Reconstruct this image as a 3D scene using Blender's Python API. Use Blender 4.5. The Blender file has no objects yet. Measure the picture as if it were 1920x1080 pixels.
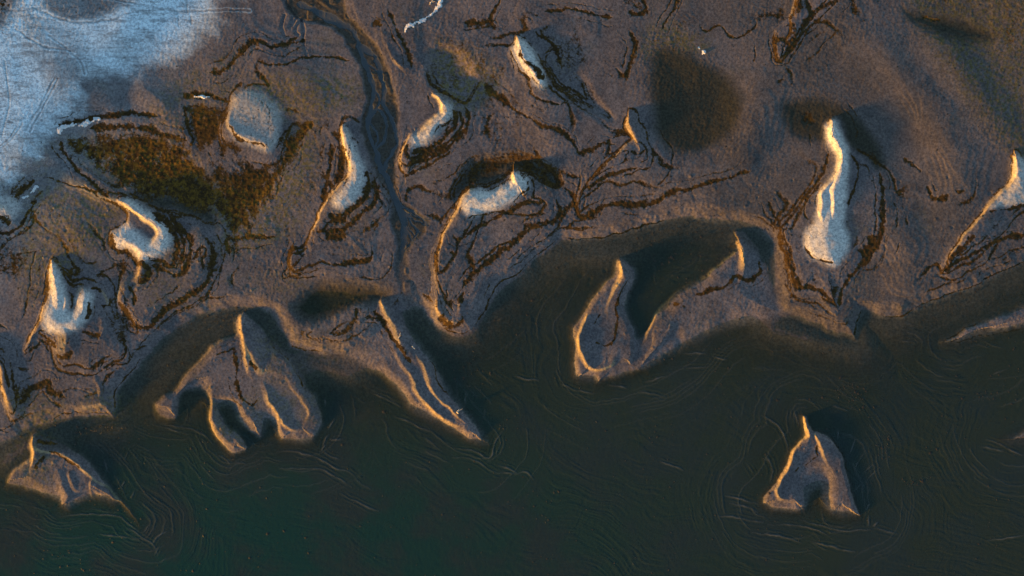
import bpy, math, random
import numpy as np
from mathutils import Vector

# ------------------------------------------------------------------ camera, sky, sun, exposure
scene = bpy.context.scene
S = 0.05                       # metres per traced unit: the view is 96 m wide
SUN_EL = 4.0                  # degrees
SUN_AZ = (-0.90, -0.43)        # the side the sun stands on
SUN_E, SUN_COL = 5.0, (1.0, 0.47, 0.05)
SKY_STR, EXPOSURE = 0.14, 1.52

cd = bpy.data.cameras.new("camera"); cam = bpy.data.objects.new("camera", cd)
scene.collection.objects.link(cam); scene.camera = cam
cam.location = (0, 0, 140.0)
cd.angle = 2 * math.atan(48.0 / 140.0)
cd.clip_start, cd.clip_end = 1.0, 5000.0

world = bpy.data.worlds.new("World"); scene.world = world; world.use_nodes = True
wn = world.node_tree
sky = wn.nodes.new("ShaderNodeTexSky"); sky.sky_type = 'NISHITA'; sky.sun_disc = False
sky.sun_elevation = math.radians(SUN_EL)
sky.air_density = 1.0; sky.dust_density = 0.3; sky.ozone_density = 1.9
sky.sun_rotation = math.atan2(SUN_AZ[0], SUN_AZ[1])
bgn = wn.nodes["Background"]; bgn.inputs[1].default_value = SKY_STR
wn.links.new(sky.outputs[0], bgn.inputs[0])

sl = bpy.data.lights.new("sun", 'SUN'); sl.energy = SUN_E; sl.angle = math.radians(3.0); sl.color = SUN_COL
sun = bpy.data.objects.new("sun", sl); scene.collection.objects.link(sun)
n = math.hypot(*SUN_AZ); ce, se = math.cos(math.radians(SUN_EL)), math.sin(math.radians(SUN_EL))
sun.rotation_euler = Vector((-SUN_AZ[0]/n*ce, -SUN_AZ[1]/n*ce, -se)).to_track_quat('-Z', 'Y').to_euler()
sun.location = (-60, -25, 30)

vs = scene.view_settings
vs.view_transform, vs.look, vs.exposure, vs.gamma = 'Standard', 'None', EXPOSURE, 1.0

# ------------------------------------------------------------------ the survey grid (fine near, growing to the horizon)
STEP = 1.5
def axis(a, b):
    core = np.arange(a, b + 0.1, STEP); out = []; d, x = STEP, 0.0
    while x < 20000:
        d *= 1.15; x += d; out.append(x)
    out = np.array(out)
    return np.concatenate([core[0] - out[::-1], core, core[-1] + out])
gx, gy = axis(-120, 2040), axis(-90, 1170)
NX, NY = len(gx), len(gy)
PX, PY = np.meshgrid(gx, gy)

_rng = np.random.RandomState(7)
_LAT = _rng.rand(256, 256)
def vn(x, y, sc, seed=0, sy=None):
    """smooth value noise, -1..1"""
    u = x / sc + seed * 17.31; v = y / (sy or sc) + seed * 5.77
    iu = np.floor(u).astype(np.int64); iv = np.floor(v).astype(np.int64)
    fu = u - iu; fv = v - iv
    fu = fu*fu*fu*(fu*(fu*6-15)+10); fv = fv*fv*fv*(fv*(fv*6-15)+10)
    a = _LAT[iv & 255, iu & 255]; b = _LAT[iv & 255, (iu+1) & 255]
    c = _LAT[(iv+1) & 255, iu & 255]; d = _LAT[(iv+1) & 255, (iu+1) & 255]
    return (a + (b-a)*fu)*(1-fv)*2 + (c + (d-c)*fu)*fv*2 - 1
def fbm(x, y, sc, seed, octs=4, g=0.55):
    t = 0; a = 1; s = 0
    for o in range(octs):
        t = t + a*vn(x, y, sc/2**o, seed+o); s += a; a *= g
    return t / s
def sst(a, b, x):
    t = np.clip((x-a)/(b-a), 0, 1); return t*t*(3-2*t)

# traced curves wander a little, as real banks do
WX = PX + 3.2*vn(PX, PY, 30, 1) + 1.8*vn(PX, PY, 11, 2) + 0.9*vn(PX, PY, 5, 31)
WY = PY + 3.2*vn(PX, PY, 30, 3) + 1.8*vn(PX, PY, 11, 4) + 0.9*vn(PX, PY, 5, 32)
LX = PX + 1.8*vn(PX, PY, 30, 1) + 1.2*vn(PX, PY, 11, 2) + .5*vn(PX, PY, 5, 31)
LY = PY + 1.8*vn(PX, PY, 30, 3) + 1.2*vn(PX, PY, 11, 4) + .5*vn(PX, PY, 5, 32)

def spline(pts, closed=False, k=5):
    P = np.array(pts, float); m = len(P)
    if m < 3 and not closed: return P
    out = []
    for i in range(m if closed else m-1):
        p0 = P[(i-1) % m] if closed or i > 0 else P[i]
        p1 = P[i]; p2 = P[(i+1) % m]
        p3 = P[(i+2) % m] if closed or i+2 < m else P[min(i+1, m-1)]
        for j in range(k):
            t = j/k
            out.append(0.5*((2*p1)+(-p0+p2)*t+(2*p0-5*p1+4*p2-p3)*t*t+(-p0+3*p1-3*p2+p3)*t**3))
    if not closed: out.append(P[-1])
    return np.array(out)

def window(P, pad):
    i0, i1 = np.searchsorted(gx, [P[:,0].min()-pad, P[:,0].max()+pad])
    j0, j1 = np.searchsorted(gy, [P[:,1].min()-pad, P[:,1].max()+pad])
    return slice(max(j0-1,0), min(j1+1,NY)), slice(max(i0-1,0), min(i1+1,NX))

def line_field(pts, pad, X=None, Y=None):
    """distance to an open curve, signed side (+ = sun side for curves drawn downwards / rightwards), position 0..1"""
    X = LX if X is None else X; Y = LY if Y is None else Y
    P = spline(pts); w = window(P, pad)
    x, y = X[w], Y[w]
    best = np.full(x.shape, 1e9); side = np.zeros(x.shape); pos = np.zeros(x.shape)
    L = np.concatenate([[0], np.cumsum(np.hypot(*np.diff(P, axis=0).T))])
    for i in range(len(P)-1):
        ax, ay = P[i]; bx, by = P[i+1]; dx, dy = bx-ax, by-ay; l2 = dx*dx+dy*dy+1e-9
        t = np.clip(((x-ax)*dx+(y-ay)*dy)/l2, 0, 1)
        qx, qy = x-ax-t*dx, y-ay-t*dy; d = qx*qx+qy*qy
        m = d < best
        best = np.where(m, d, best); side = np.where(m, dx*qy-dy*qx, side)
        pos = np.where(m, (L[i]+t*(L[i+1]-L[i]))/L[-1], pos)
    return w, np.sqrt(best), side, pos

def poly_field(pts, pad, X=None, Y=None, smooth=True):
    """signed distance (inside positive) and outward direction of a closed curve"""
    X = LX if X is None else X; Y = LY if Y is None else Y
    P = spline(pts, True, 4) if smooth else np.array(pts, float)
    w = window(P, pad); x, y = X[w], Y[w]
    best = np.full(x.shape, 1e9); nx = np.zeros(x.shape); ny = np.zeros(x.shape); ins = np.zeros(x.shape, bool)
    m_ = len(P)
    for i in range(m_):
        ax, ay = P[i]; bx, by = P[(i+1) % m_]; dx, dy = bx-ax, by-ay; l2 = dx*dx+dy*dy+1e-9
        t = np.clip(((x-ax)*dx+(y-ay)*dy)/l2, 0, 1)
        qx, qy = x-ax-t*dx, y-ay-t*dy; d = qx*qx+qy*qy
        m = d < best
        best = np.where(m, d, best); nx = np.where(m, qx, nx); ny = np.where(m, qy, ny)
        if ay != by:
            ins ^= ((ay > y) != (by > y)) & (x < (bx-ax)*(y-ay)/(by-ay)+ax)
    d = np.sqrt(best); sg = np.where(ins, -1.0, 1.0)
    return w, -sg*d, nx*sg/(d+1e-6), ny*sg/(d+1e-6)

H = np.zeros((NY, NX)); RID = np.zeros((NY, NX))
PALE = np.zeros((NY, NX)); ALG = np.zeros((NY, NX)); SILT = np.zeros((NY, NX)); FROST = np.zeros((NY, NX))
OLIVE = np.zeros((NY, NX)); SUN_SIDE = np.zeros((NY, NX))
MOUNDS = []
def put_max(A, w, v): A[w] = np.maximum(A[w], v)

RSC = 0.36
def ridge(pts, h, wl, wr, p=1.35, add=False):
    """a crest: h, wl (sun side width), wr (lee width), each a number or values spaced along the curve"""
    if MOUNDS and MOUNDS[-1]['ridge'] is None and np.hypot(pts[0][0]-MOUNDS[-1]['outline'][0][0], pts[0][1]-MOUNDS[-1]['outline'][0][1]) < 45: MOUNDS[-1]['ridge'] = pts
    pad = max(np.max(wl), np.max(wr)) + 4
    w, d, s, t = line_field(pts, pad)
    f = lambda v: np.interp(t, np.linspace(0, 1, len(v)), v) if hasattr(v, '__len__') else v
    hh, a, b = f(h), f(wl), f(wr)
    Lp = np.sum(np.hypot(*np.diff(np.array(pts, float), axis=0).T)); b = b*(.45 + .55*sst(0, 1, t*Lp/38)) if Lp > 60 else b
    q = np.clip(1 - d/np.where(s > 0, a, b), 0, 1)
    q = np.sqrt(q*q + 0.0025) - 0.05 if False else q
    hh = hh*RSC; v = hh * (1-(1-q)**1.45)**p
    v = v*(1 + .14*vn(PX[w], PY[w], 17, 260) + .05*vn(PX[w], PY[w], 6, 261))
    put_max(SUN_SIDE, w, .95*sst(.2, .65, q)*sst(-.25, .25, np.where(s > 0, 1, -1)*d/6)*sst(.04, .10, hh))  # warm tone on the sun side of the crest only, painting its lit face
    if add: RID[w] += v
    else: put_max(RID, w, v)

HSC = 0.38
def plateau(pts, h, wl, wr, land=False):
    if land: h, wr = h*1.9, wr*1.45
    w, d, nx, ny = poly_field(pts, 0.95*(max(wl, wr)+24)+3)
    lee = 0.5 + 0.5*(nx*0.90 - ny*0.43)
    k = (wl + (wr-wl)*lee**1.5 + 24*np.clip(ny, 0, 1)**2)*(1+.4*vn(PX[w], PY[w], 42, 220))
    v = sst(-.65, 1, d/k)
    H[w] += v*(np.maximum(H[w], 0.05) + h*HSC - H[w])
def basin(pts, depth, wi, wo=6):
    w, d, nx, ny = poly_field(pts, wo+4, WX, WY)
    H[w] -= depth*sst(-wo, wi, d)
def patch(A, pts, amount, soft=8):
    w, d, nx, ny = poly_field(pts, soft+4, WX, WY)
    put_max(A, w, amount*sst(-soft, soft, d))
def band(pts, wd, amount=1.0, A=None):
    w, d, s, t = line_field(pts, wd*9+8, WX, WY)
    nz = vn(PX[w], PY[w], 26, 9); n2 = vn(PX[w], PY[w], 7, 10); n3 = vn(PX[w], PY[w], 3.4, 13)
    end = sst(0, .08, t)*sst(1, .92, t); sd = np.where(s > 0, d, -d)
    v = 0
    echoes = [(0, 1.3, 1.0)] + ([(2.7, .55, .8), (-2.6, .5, .7), (4.6, .4, .55)] if wd >= 3.4 else [])
    for q, (off, k, am) in enumerate(echoes):
        dj = np.abs(sd - off*wd*(1+.35*vn(PX[w], PY[w], 40, 14+q)))
        wv = np.maximum(k*wd*(0.95 + 0.5*nz + 0.4*n2 + .35*n3)*(end if q == 0 else end**.5), 0.4)
        g = 1 if q == 0 else sst(-.25, .35, vn(PX[w], PY[w], 95, 20+q+len(pts)))
        v = np.maximum(v, am*g*np.exp(-(dj/wv)**2))
    v = np.maximum(v, .44*np.exp(-d/(2.4*wd))*end*sst(2, 4, wd)*sst(-.4, .5, nz+n2))
    put_max(ALG if A is None else A, w, amount*v)

# ------------------------------------------------------------------ the mud flat and the lake bed
LAND = [(-9000,-9000),(-9000,860),(-400,850),(-60,845),(0,832),(40,805),(90,786),(150,778),(210,776),(216,738),(240,705),(270,670),(300,635),(340,605),
 (385,583),(430,574),(480,574),(510,588),(528,612),(548,642),(600,655),(650,662),(690,640),(730,600),(765,575),(790,575),
 (815,602),(850,624),(882,617),(898,590),(920,556),(950,522),(1000,480),(1052,448),(1110,448),(1180,430),(1240,412),(1300,404),
 (1360,414),(1420,425),(1448,450),(1452,500),(1462,560),(1468,588),(1500,597),(1560,620),(1606,634),(1604,604),(1615,582),(1650,586),
 (1690,593),(1740,566),(1800,545),(1860,516),(1920,487),(2050,440),(2400,400),(9000,300),(9000,-9000)]
w, dL, _, _ = poly_field(LAND, 30000, WX, WY, smooth=False)
SHORE = np.full((NY, NX), -1e4); SHORE[w] = dL
H += -0.05 + 0.30*sst(-10, 26, SHORE) - 0.34*sst(0, 130, -SHORE) - 0.20*sst(60, 300, -SHORE)
H += (0.13*fbm(PX, PY, 210, 5, 2) + 0.022*fbm(PX, PY, 60, 6, 2)) * sst(-40, 60, SHORE)

for pts, lift in (([(300,720),(400,640),(520,650),(620,780),(600,850),(440,870),(300,800)], .22), ([(1060,480),(1200,470),(1240,600),(1200,720),(1070,730),(1050,640)], .10), ([(560,660),(700,690),(840,830),(920,850),(800,830),(660,760)], .14), ([(1420,800),(1560,780),(1640,980),(1420,980)], .16), ([(10,800),(130,820),(270,990),(120,980),(0,920)], .12), ([(1200,690),(1470,590),(1620,640),(1400,680)], .12)):
    w, d, _, _ = poly_field(pts, 44, WX, WY); H[w] += lift*sst(-40, 30, d)*sst(0, 40, -SHORE[w])
# slope added towards the frosty corner so the low sun misses it
corner = 330 - (PX*0.80 + PY*0.62)
H += 0.0058*np.clip(corner, 0, 1500)*sst(0, 120, corner) * np.where(PX < 600, 1, 1)
H = np.minimum(H, 2.2 + 0.2*fbm(PX, PY, 400, 8))

basin([(1222,96),(1262,88),(1312,108),(1362,140),(1392,182),(1386,232),(1350,272),(1300,290),(1252,282),(1228,250),(1238,200),(1226,150)], 0.07, 60, 18)
basin([(1462,196),(1500,180),(1560,188),(1622,232),(1664,290),(1650,312),(1600,284),(1562,272),(1500,262),(1472,240)], 0.06, 40, 16)
basin([(548,572),(580,540),(640,528),(722,540),(724,566),(690,574),(640,590),(600,606),(566,602)], 0.27, 30, 10)
basin([(878,306),(920,290),(985,292),(1040,318),(1046,350),(1010,340),(968,326),(925,346),(888,352),(862,372),(850,360)], 0.30, 18, 8)
basin([(1690,16),(1740,22),(1800,36),(1862,58),(1866,76),(1800,80),(1740,60),(1700,36)], 0.06, 30, 10)
basin([(255,362),(320,368),(372,378),(402,400),(396,418),(350,402),(300,390),(262,378)], 0.20, 14, 8)
basin([(130,262),(180,246),(260,250),(330,272),(380,300),(410,340),(480,330),(520,330),(490,400),(430,450),(400,420),(330,388),(240,352),(170,322),(140,292)], 0.10, 40, 10)
basin([(1010,110),(1050,90),(1090,140),(1120,190),(1150,225),(1120,215),(1070,180),(1040,160)], 0.16, 20, 10)
basin([(800,100),(850,90),(890,140),(880,195),(840,185),(812,160)], 0.22, 20, 8)
basin([(1640,560),(1700,545),(1780,520),(1700,470),(1640,500)], 0.03, 40, 10)

def swell(pts, h, sg):
    w, d, s, t = line_field(pts, sg*2.6, WX, WY)
    H[w] += h*np.exp(-(d/sg)**2)*np.sin(np.clip(t, .02, .98)*math.pi)**.5
swell([(1600,40),(1700,150),(1790,290),(1800,420)], .20, 46); swell([(1720,40),(1820,170),(1900,290)], .18, 40); swell([(1430,120),(1420,230),(1370,320),(1290,360)], .20, 44)
swell([(470,100),(560,150),(620,230)], .14, 46); swell([(960,20),(1040,60),(1130,40)], .12, 34); swell([(1180,330),(1300,330),(1420,270)], .10, 34); swell([(1660,400),(1700,480),(1680,560)], .14, 40)
swell([(60,400),(140,430),(190,520)], .14, 40); swell([(520,520),(600,500),(700,520)], .12, 26); swell([(860,80),(930,110),(1000,190),(1040,280)], .14, 40); swell([(250,150),(300,190),(330,230)], .12, 30); swell([(180,170),(210,200),(240,215)], .10, 26)
# the creek: a sunken bed with braided strands of water
CREEK = [(560,-40),(640,-40),(652,26),(680,52),(702,80),(721,110),(730,134),(741,172),(749,205),(750,262),(746,310),(742,345),(752,372),
 (782,396),(806,412),(800,436),(776,452),(764,480),(768,520),(792,556),(800,580),(760,590),(748,540),(742,500),(744,460),(734,420),(722,372),(706,330),(688,290),
 (674,250),(678,215),(688,190),(684,160),(676,126),(662,98),(646,70),(622,52),(590,44),(562,38),(540,22),(524,-40)]
w, d, _, _ = poly_field(CREEK, 14, WX, WY, smooth=False)
CRK = np.full((NY, NX), -99.0); CRK[w] = d
H -= 0.07*sst(-3, 8, CRK)*sst(600, 420, PY)
SILT = np.maximum(SILT, 0.8*sst(-2, 5, CRK)*sst(640, 400, PY)); ALG = np.maximum(ALG, .46*sst(-2, 3, CRK)*sst(600, 420, PY))
STRANDS = [([(746,380),(762,398),(784,408),(806,410)],1.6),([(748,384),(768,406),(792,420),(806,424)],1.6),([(750,388),(770,416),(792,434)],1.5),([(750,392),(768,424),(786,446)],1.5),([(752,398),(764,430),(774,456)],1.6),([(752,404),(758,436),(764,466)],1.6),([(560,6),(600,20),(640,44),(668,62),(678,92),(684,118),(695,142),(703,168),(700,196),(692,224),(689,246),(700,270),(710,292),(716,318)],7),
 ([(676,86),(696,100),(712,122),(716,146),(723,176),(722,202),(736,226),(745,246),(743,272),(731,300),(718,322)],5.5),
 ([(700,160),(714,186),(709,204),(690,228)],4), ([(709,204),(722,226),(728,246),(722,266),(706,284)],4), ([(684,118),(703,128),(714,140)],3.5),
 ([(692,234),(704,246),(712,262),(704,282)],3.5), ([(590,14),(610,34),(640,50)],6), ([(716,316),(728,342),(740,368),(752,398),(758,428),(756,462),(752,500),(758,530),(770,560),(784,590)],9),
 ([(742,372),(764,392),(790,408),(802,420)],4), ([(746,384),(766,410),(786,430)],3.5), ([(750,398),(764,426),(772,448)],4), ([(786,430),(772,452),(758,472)],3)]
STR = np.zeros((NY, NX))
for pts, wd in STRANDS:
    w, d, s, t = line_field(pts, wd+6, WX, WY)
    put_max(STR, w, sst(1.25, 0.75, d/(wd*.62*(1+.40*vn(PX[w], PY[w], 15, 39)))))
STR *= sst(520, 380, PY) ; H -= 0.05*STR
H += 0.05*sst(0.3, 0.0, STR)*sst(2, 8, CRK)*sst(0.0, 0.6, vn(PX, PY, 14, 40))
for pts in ([(530,-4),(545,18),(561,36),(592,43)], [(566,38),(569,60),(567,80),(575,108)], [(566,40),(555,50),(553,60),(559,67)], [(533,28),(528,48),(532,68)], [(548,32),(543,50)], [(556,34),(548,46)]):
    w, d, s, t = line_field(pts, 12)
    H[w] -= 0.13*sst(4.2, 1.2, d)*(1-0.6*t)

# ------------------------------------------------------------------ mounds: outline, crest (cap), levees
def mound(label, outline, h, wl=9, wr=40, cap=None, levees=(), capamt=1.0, dome=.10):
    plateau(outline, h, wl, wr, not any(q in label for q in ('island', 'sandbar', 'wing-', 'diagonal')))
    if cap:
        w, d, nx, ny = poly_field(cap, 14)
        put_max(PALE, w, capamt*sst(-8, 11, d + 1.5*vn(PX[w], PY[w], 9, 240)))
        lee = 0.5 + 0.5*(nx*0.90 - ny*0.43); H[w] += dome*sst(-.35, 1.2, d/(12+16*lee))
    MOUNDS.append(dict(label=label, outline=outline, cap=cap, levees=levees, ridge=None))
R = ridge

mound("pale twin-ribbed mound with a needle tip, near the left edge",
 [(101,486),(116,508),(132,528),(168,525),(196,543),(207,565),(203,583),(221,612),(229,640),(227,666),(204,680),(172,698),(150,690),(124,679),(106,664),(94,642),(74,634),(50,664),(60,625),(80,590),(90,545),(92,512)], 0.22, 10, 26,
 cap=[(101,488),(112,504),(124,534),(130,560),(132,584),(143,578),(146,558),(157,546),(174,548),(176,570),(168,596),(149,615),(126,626),(104,625),(85,614),(83,594),(92,568),(97,535),(95,510)])
R([(101,490),(104,510),(109,535),(112,560),(112,582)], [.3,.36,.36,.28,.1], [9,13,16,14,8], [22,30,32,26,12])
R([(118,535),(125,556),(124,574),(120,588)], [.25,.36,.3,.1], [6,7,7,5], [20,24,18,8])
R([(94,590),(104,603),(126,609),(150,594),(164,570),(160,549)][::-1], [.2,.32,.36,.36,.34,.2], 22, 24)
R([(124,608),(126,640),(124,672)], [.3,.3,.12], 26, 26)
R([(92,560),(80,595),(66,627),(48,664)], [.15,.3,.25,.04], 9, 30)
R([(196,548),(204,566),(200,584)], [.2,.22,.1], 8, 10); R([(192,596),(196,615),(190,632)], [.1,.16,.06], 8, 8)
R([(126,758),(160,760),(198,754),(211,776)], [.05,.2,.2,.03], 11, 20); R([(180,712),(189,734),(183,754)], [.06,.14,.08], 6, 9)

mound("hook-shaped mound with a hollow eye and striped right flank, left of the brown algae hollow",
 [(226,377),(248,372),(282,388),(308,390),(342,405),(370,425),(388,442),(404,458),(402,490),(397,517),(376,547),(340,566),(311,582),(294,606),(272,618),(254,611),(240,592),(228,576),(223,558),(228,538),(236,526),(250,523),(260,505),(261,491),(245,474),(222,469),(210,456),(212,437),(238,418),(240,400)], 0.26, 7, 34,
 cap=[(226,376),(247,374),(267,387),(292,402),(312,420),(322,440),(323,456),(314,472),(297,482),(273,490),(257,479),(244,469),(221,466),(213,456),(214,440),(226,428),(241,420),(262,436),(276,449),(288,452),(296,440),(290,424),(270,408),(246,393)])
R([(226,378),(247,390),(272,406),(290,420),(299,433),(298,446),(288,458),(272,466),(250,460),(232,446),(228,436)], [.35,.6,.75,.75,.7,.6,.45,.35,.3,.25,.1], [6,7,7,8,8,10,14,14,12,12,8], [16,26,34,36,34,32,24,20,18,16,10])
R([(264,492),(265,506),(259,520),(250,527)], [.15,.25,.25,.1], 6, 20); R([(236,527),(229,540),(225,560),(227,572)], [.1,.25,.25,.08], 7, 22)
R([(345,400),(372,430),(388,462),(380,500),(350,535)], [.05,.15,.16,.12,.04], 26, 22)

mound("banded mound with a long lit left edge, just left of the braided creek",
 [(644,235),(666,250),(682,280),(702,306),(714,340),(733,370),(736,400),(707,430),(702,480),(696,489),(660,493),(600,501),(555,509),(542,490),(550,460),(572,455),(595,415),(610,385),(640,350),(650,330),(648,295),(640,260)], 0.2, 9, 42,
 cap=[(644,236),(656,250),(669,280),(683,310),(688,335),(681,360),(666,379),(645,392),(629,388),(624,374),(642,352),(656,330),(652,300),(643,268)], capamt=.85)
R([(644,238),(645,256),(650,284),(657,306),(661,328)], [.5,.6,.58,.46,.2], [5,7,7,7,7], [20,34,40,40,26])
R([(661,326),(646,343),(624,366),(608,391),(596,420),(577,454)], [.25,.42,.4,.36,.26,.05], [8,9,9,9,8,6], [30,46,50,44,32,12])

mound("S-curved mound with a sickle crest and tightly striped lower flank, right of the creek",
 [(815,174),(832,184),(852,189),(879,202),(884,230),(867,260),(836,289),(800,314),(768,333),(753,321),(751,295),(759,270),(771,249),(790,249),(812,226),(826,212),(826,195)], 0.2, 8, 34,
 cap=[(815,178),(830,189),(848,199),(850,216),(841,229),(826,246),(811,261),(795,273),(780,280),(770,273),(771,256),(786,250),(804,232),(820,216),(827,204),(823,190)], capamt=.8)
R([(814,178),(825,188),(831,201),(829,212),(818,223),(802,239),(786,256),(778,268)], [.3,.5,.6,.6,.55,.5,.4,.1], [5,6,7,9,12,13,12,10], [14,26,32,32,30,28,22,12])
R([(772,252),(762,270),(756,289),(754,303),(757,322)], [.15,.35,.36,.3,.08], 6, 34)

mound("large crescent mound with a white cap and small orange head, beside the dark central bay",
 [(963,323),(991,327),(1011,344),(1041,364),(1050,385),(1052,415),(1052,444),(1010,474),(985,499),(950,519),(924,545),(914,570),(895,605),(885,617),(860,625),(834,619),(817,600),(811,570),(813,530),(812,490),(822,450),(840,415),(862,380),(884,353),(920,350),(950,337)], 0.24, 12, 40,
 cap=[(963,325),(986,329),(992,345),(986,361),(961,379),(930,393),(900,404),(880,407),(869,396),(868,380),(880,361),(896,353),(920,358),(945,346),(955,340)],
 levees=[[(820,558),(821,580),(831,594),(847,604),(860,599)]])
R([(964,327),(965,338),(972,350)], [.85,.8,.5], [7,9,16], [26,34,34])
R([(972,348),(945,360),(915,372),(888,377),(876,384)][::-1], [.5,.62,.6,.6,.5], [24,24,22,18,14], [20,18,18,20,22])
R([(886,358),(870,375),(859,398),(844,423),(832,445),(826,467),(822,489),(820,514),(821,536)], [.4,.55,.5,.45,.4,.34,.25,.15,.05], [9,10,10,10,10,9,8,7,6], [30,44,56,60,60,56,46,34,20])
R([(820,556),(821,580),(831,594),(847,604),(860,600),(866,588)], [.1,.28,.3,.28,.16,.04], 6.5, 9); R([(860,560),(864,577),(861,588)], [.08,.18,.06], 4, 8)

mound("tall mound with a twisted crest, white keel and round bulb below a dark pool",
 [(1558,221),(1576,231),(1592,274),(1627,299),(1647,329),(1658,370),(1660,420),(1648,455),(1624,491),(1602,521),(1583,551),(1575,588),(1555,578),(1530,556),(1498,548),(1484,520),(1469,480),(1455,455),(1457,425),(1480,400),(1505,370),(1535,335),(1558,305),(1550,270),(1545,240)], 0.22, 14, 56,
 cap=[(1558,223),(1571,232),(1581,262),(1589,285),(1590,310),(1586,340),(1583,380),(1581,410),(1589,440),(1587,470),(1576,490),(1562,501),(1535,491),(1515,479),(1505,455),(1508,434),(1525,420),(1530,390),(1530,367),(1545,345),(1562,324),(1566,300),(1555,280),(1546,260),(1546,235)])
R([(1558,227),(1565,258),(1575,285),(1576,310),(1566,336),(1561,356),(1560,396),(1553,424)], [.6,.66,.6,.55,.52,.48,.4,.18], [9,13,11,11,12,10,8,6], [20,24,26,28,32,34,32,24])
R([(1560,338),(1541,358),(1538,378),(1538,404),(1543,426)], [.36,.46,.46,.4,.15], [10,8,7,7,8], [10,12,12,11,8])
R([(1552,418),(1547,440),(1545,460),(1550,480)], [.35,.42,.4,.2], [34,40,38,28], [34,42,40,28])
R([(1473,493),(1483,526),(1496,548)], [.1,.16,.05], 5, 18); R([(1540,563),(1561,588)], [.1,.1], 4, 12)

mound("island mound with an orange beak and a closed U-shaped levee, in the centre bay",
 [(1161,487),(1181,494),(1194,510),(1189,540),(1180,570),(1186,600),(1202,640),(1196,690),(1170,701),(1135,713),(1085,716),(1073,690),(1075,650),(1070,615),(1090,590),(1110,560),(1130,535),(1149,517),(1153,500)], 0.30, 13, 26,
 levees=[[(1104,592),(1093,606),(1087,628),(1087,651),(1093,671),(1104,685),(1118,691),(1133,689),(1147,681)]])
R([(1162,490),(1167,504),(1164,522),(1153,542),(1144,562),(1139,584)], [.7,.75,.5,.34,.22,.06], [9,11,12,8,7,6], [20,28,34,36,32,20])
R([(1106,586),(1094,606),(1088,628),(1088,651),(1094,671),(1104,684),(1118,690),(1133,688),(1147,680),(1157,660)], [.1,.36,.52,.6,.58,.52,.42,.3,.2,.06], 8, 10)
R([(1150,520),(1132,536),(1112,562),(1092,592),(1074,616)], [.2,.2,.18,.16,.04], 9, 30)

mound("wing-shaped mound with a blunt orange head and beaded algae line beside the bay",
 [(1386,451),(1401,464),(1421,479),(1434,500),(1444,540),(1467,590),(1400,606),(1330,631),(1240,681),(1199,693),(1196,660),(1209,628),(1221,600),(1237,577),(1270,545),(1310,522),(1345,495),(1376,474),(1378,457)], 0.26, 20, 54)
R([(1386,455),(1392,468),(1396,490),(1394,512)], [.75,.75,.42,.1], [8,12,14,12], [26,34,32,20])
R([(1376,477),(1357,490),(1339,506),(1325,518),(1299,530),(1279,542),(1254,565),(1240,579),(1226,602),(1214,628),(1202,648)], [.25,.26,.26,.22,.2,.2,.24,.26,.26,.22,.05], 9, [30,50,60,60,60,60,50,44,40,30,16])
R([(1222,618),(1220,642)], [.14,.1], 5, 9); R([(1254,608),(1250,624),(1236,634),(1222,640)], [.16,.12,.1,.05], 5, 8)

mound("four-lobed island mound with a bright beak and fan of sand fingers, lower left water",
 [(455,592),(475,602),(490,620),(504,647),(538,667),(551,687),(574,726),(588,739),(601,764),(607,789),(598,814),(588,828),(569,834),(547,830),(530,827),(521,814),(514,797),(496,790),(492,810),(486,824),(468,812),(450,790),(438,766),(418,764),(412,772),(424,795),(447,815),(463,840),(450,850),(438,854),(426,846),(410,827),(396,804),(390,781),(394,760),(387,738),(372,732),(347,737),(336,758),(330,780),(318,783),(300,776),(290,764),(296,752),(313,741),(330,734),(352,703),(369,684),(391,659),(413,642),(444,630),(444,604)], 0.34, 12, 12,
 levees=[[(502,745),(513,762),(524,781),(536,798),(549,803),(566,806)],[(533,703),(549,726),(566,745),(577,762),(579,778),(572,795)]])
R([(454,595),(457,625),(461,653),(463,676),(470,704)], [.55,.6,.45,.35,.06], [9,11,9,8,6], [24,32,34,28,14])
R([(462,645),(474,667),(489,690),(512,694),(530,705)], [.45,.4,.26,.14,.06], [14,16,16,12,10], [26,32,34,28,22])
R([(447,628),(414,642),(392,659),(370,684),(353,703),(331,734),(314,743),(298,754)], [.16,.2,.22,.2,.18,.16,.14,.1], 7, [20,34,40,36,26,18,14,12])
R([(496,722),(504,745),(514,762),(525,781),(537,797),(550,803),(568,806)], [.06,.24,.32,.34,.3,.22,.08], [9,10,9,8,7,7,6], 9)
R([(533,703),(549,726),(566,745),(577,762),(580,778),(573,796)], [.06,.12,.14,.18,.2,.08], 5, [24,26,26,22,18,12])
R([(400,764),(395,784),(403,806),(419,828),(432,846)], [.12,.2,.2,.16,.06], 8, 12); R([(409,772),(416,790)], [.14,.08], 5, 7)
R([(446,752),(454,785),(470,808),(486,822)], [.06,.16,.14,.05], 12, 18); R([(392,667),(385,684)], [.1,.06], 4, 6)

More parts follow.
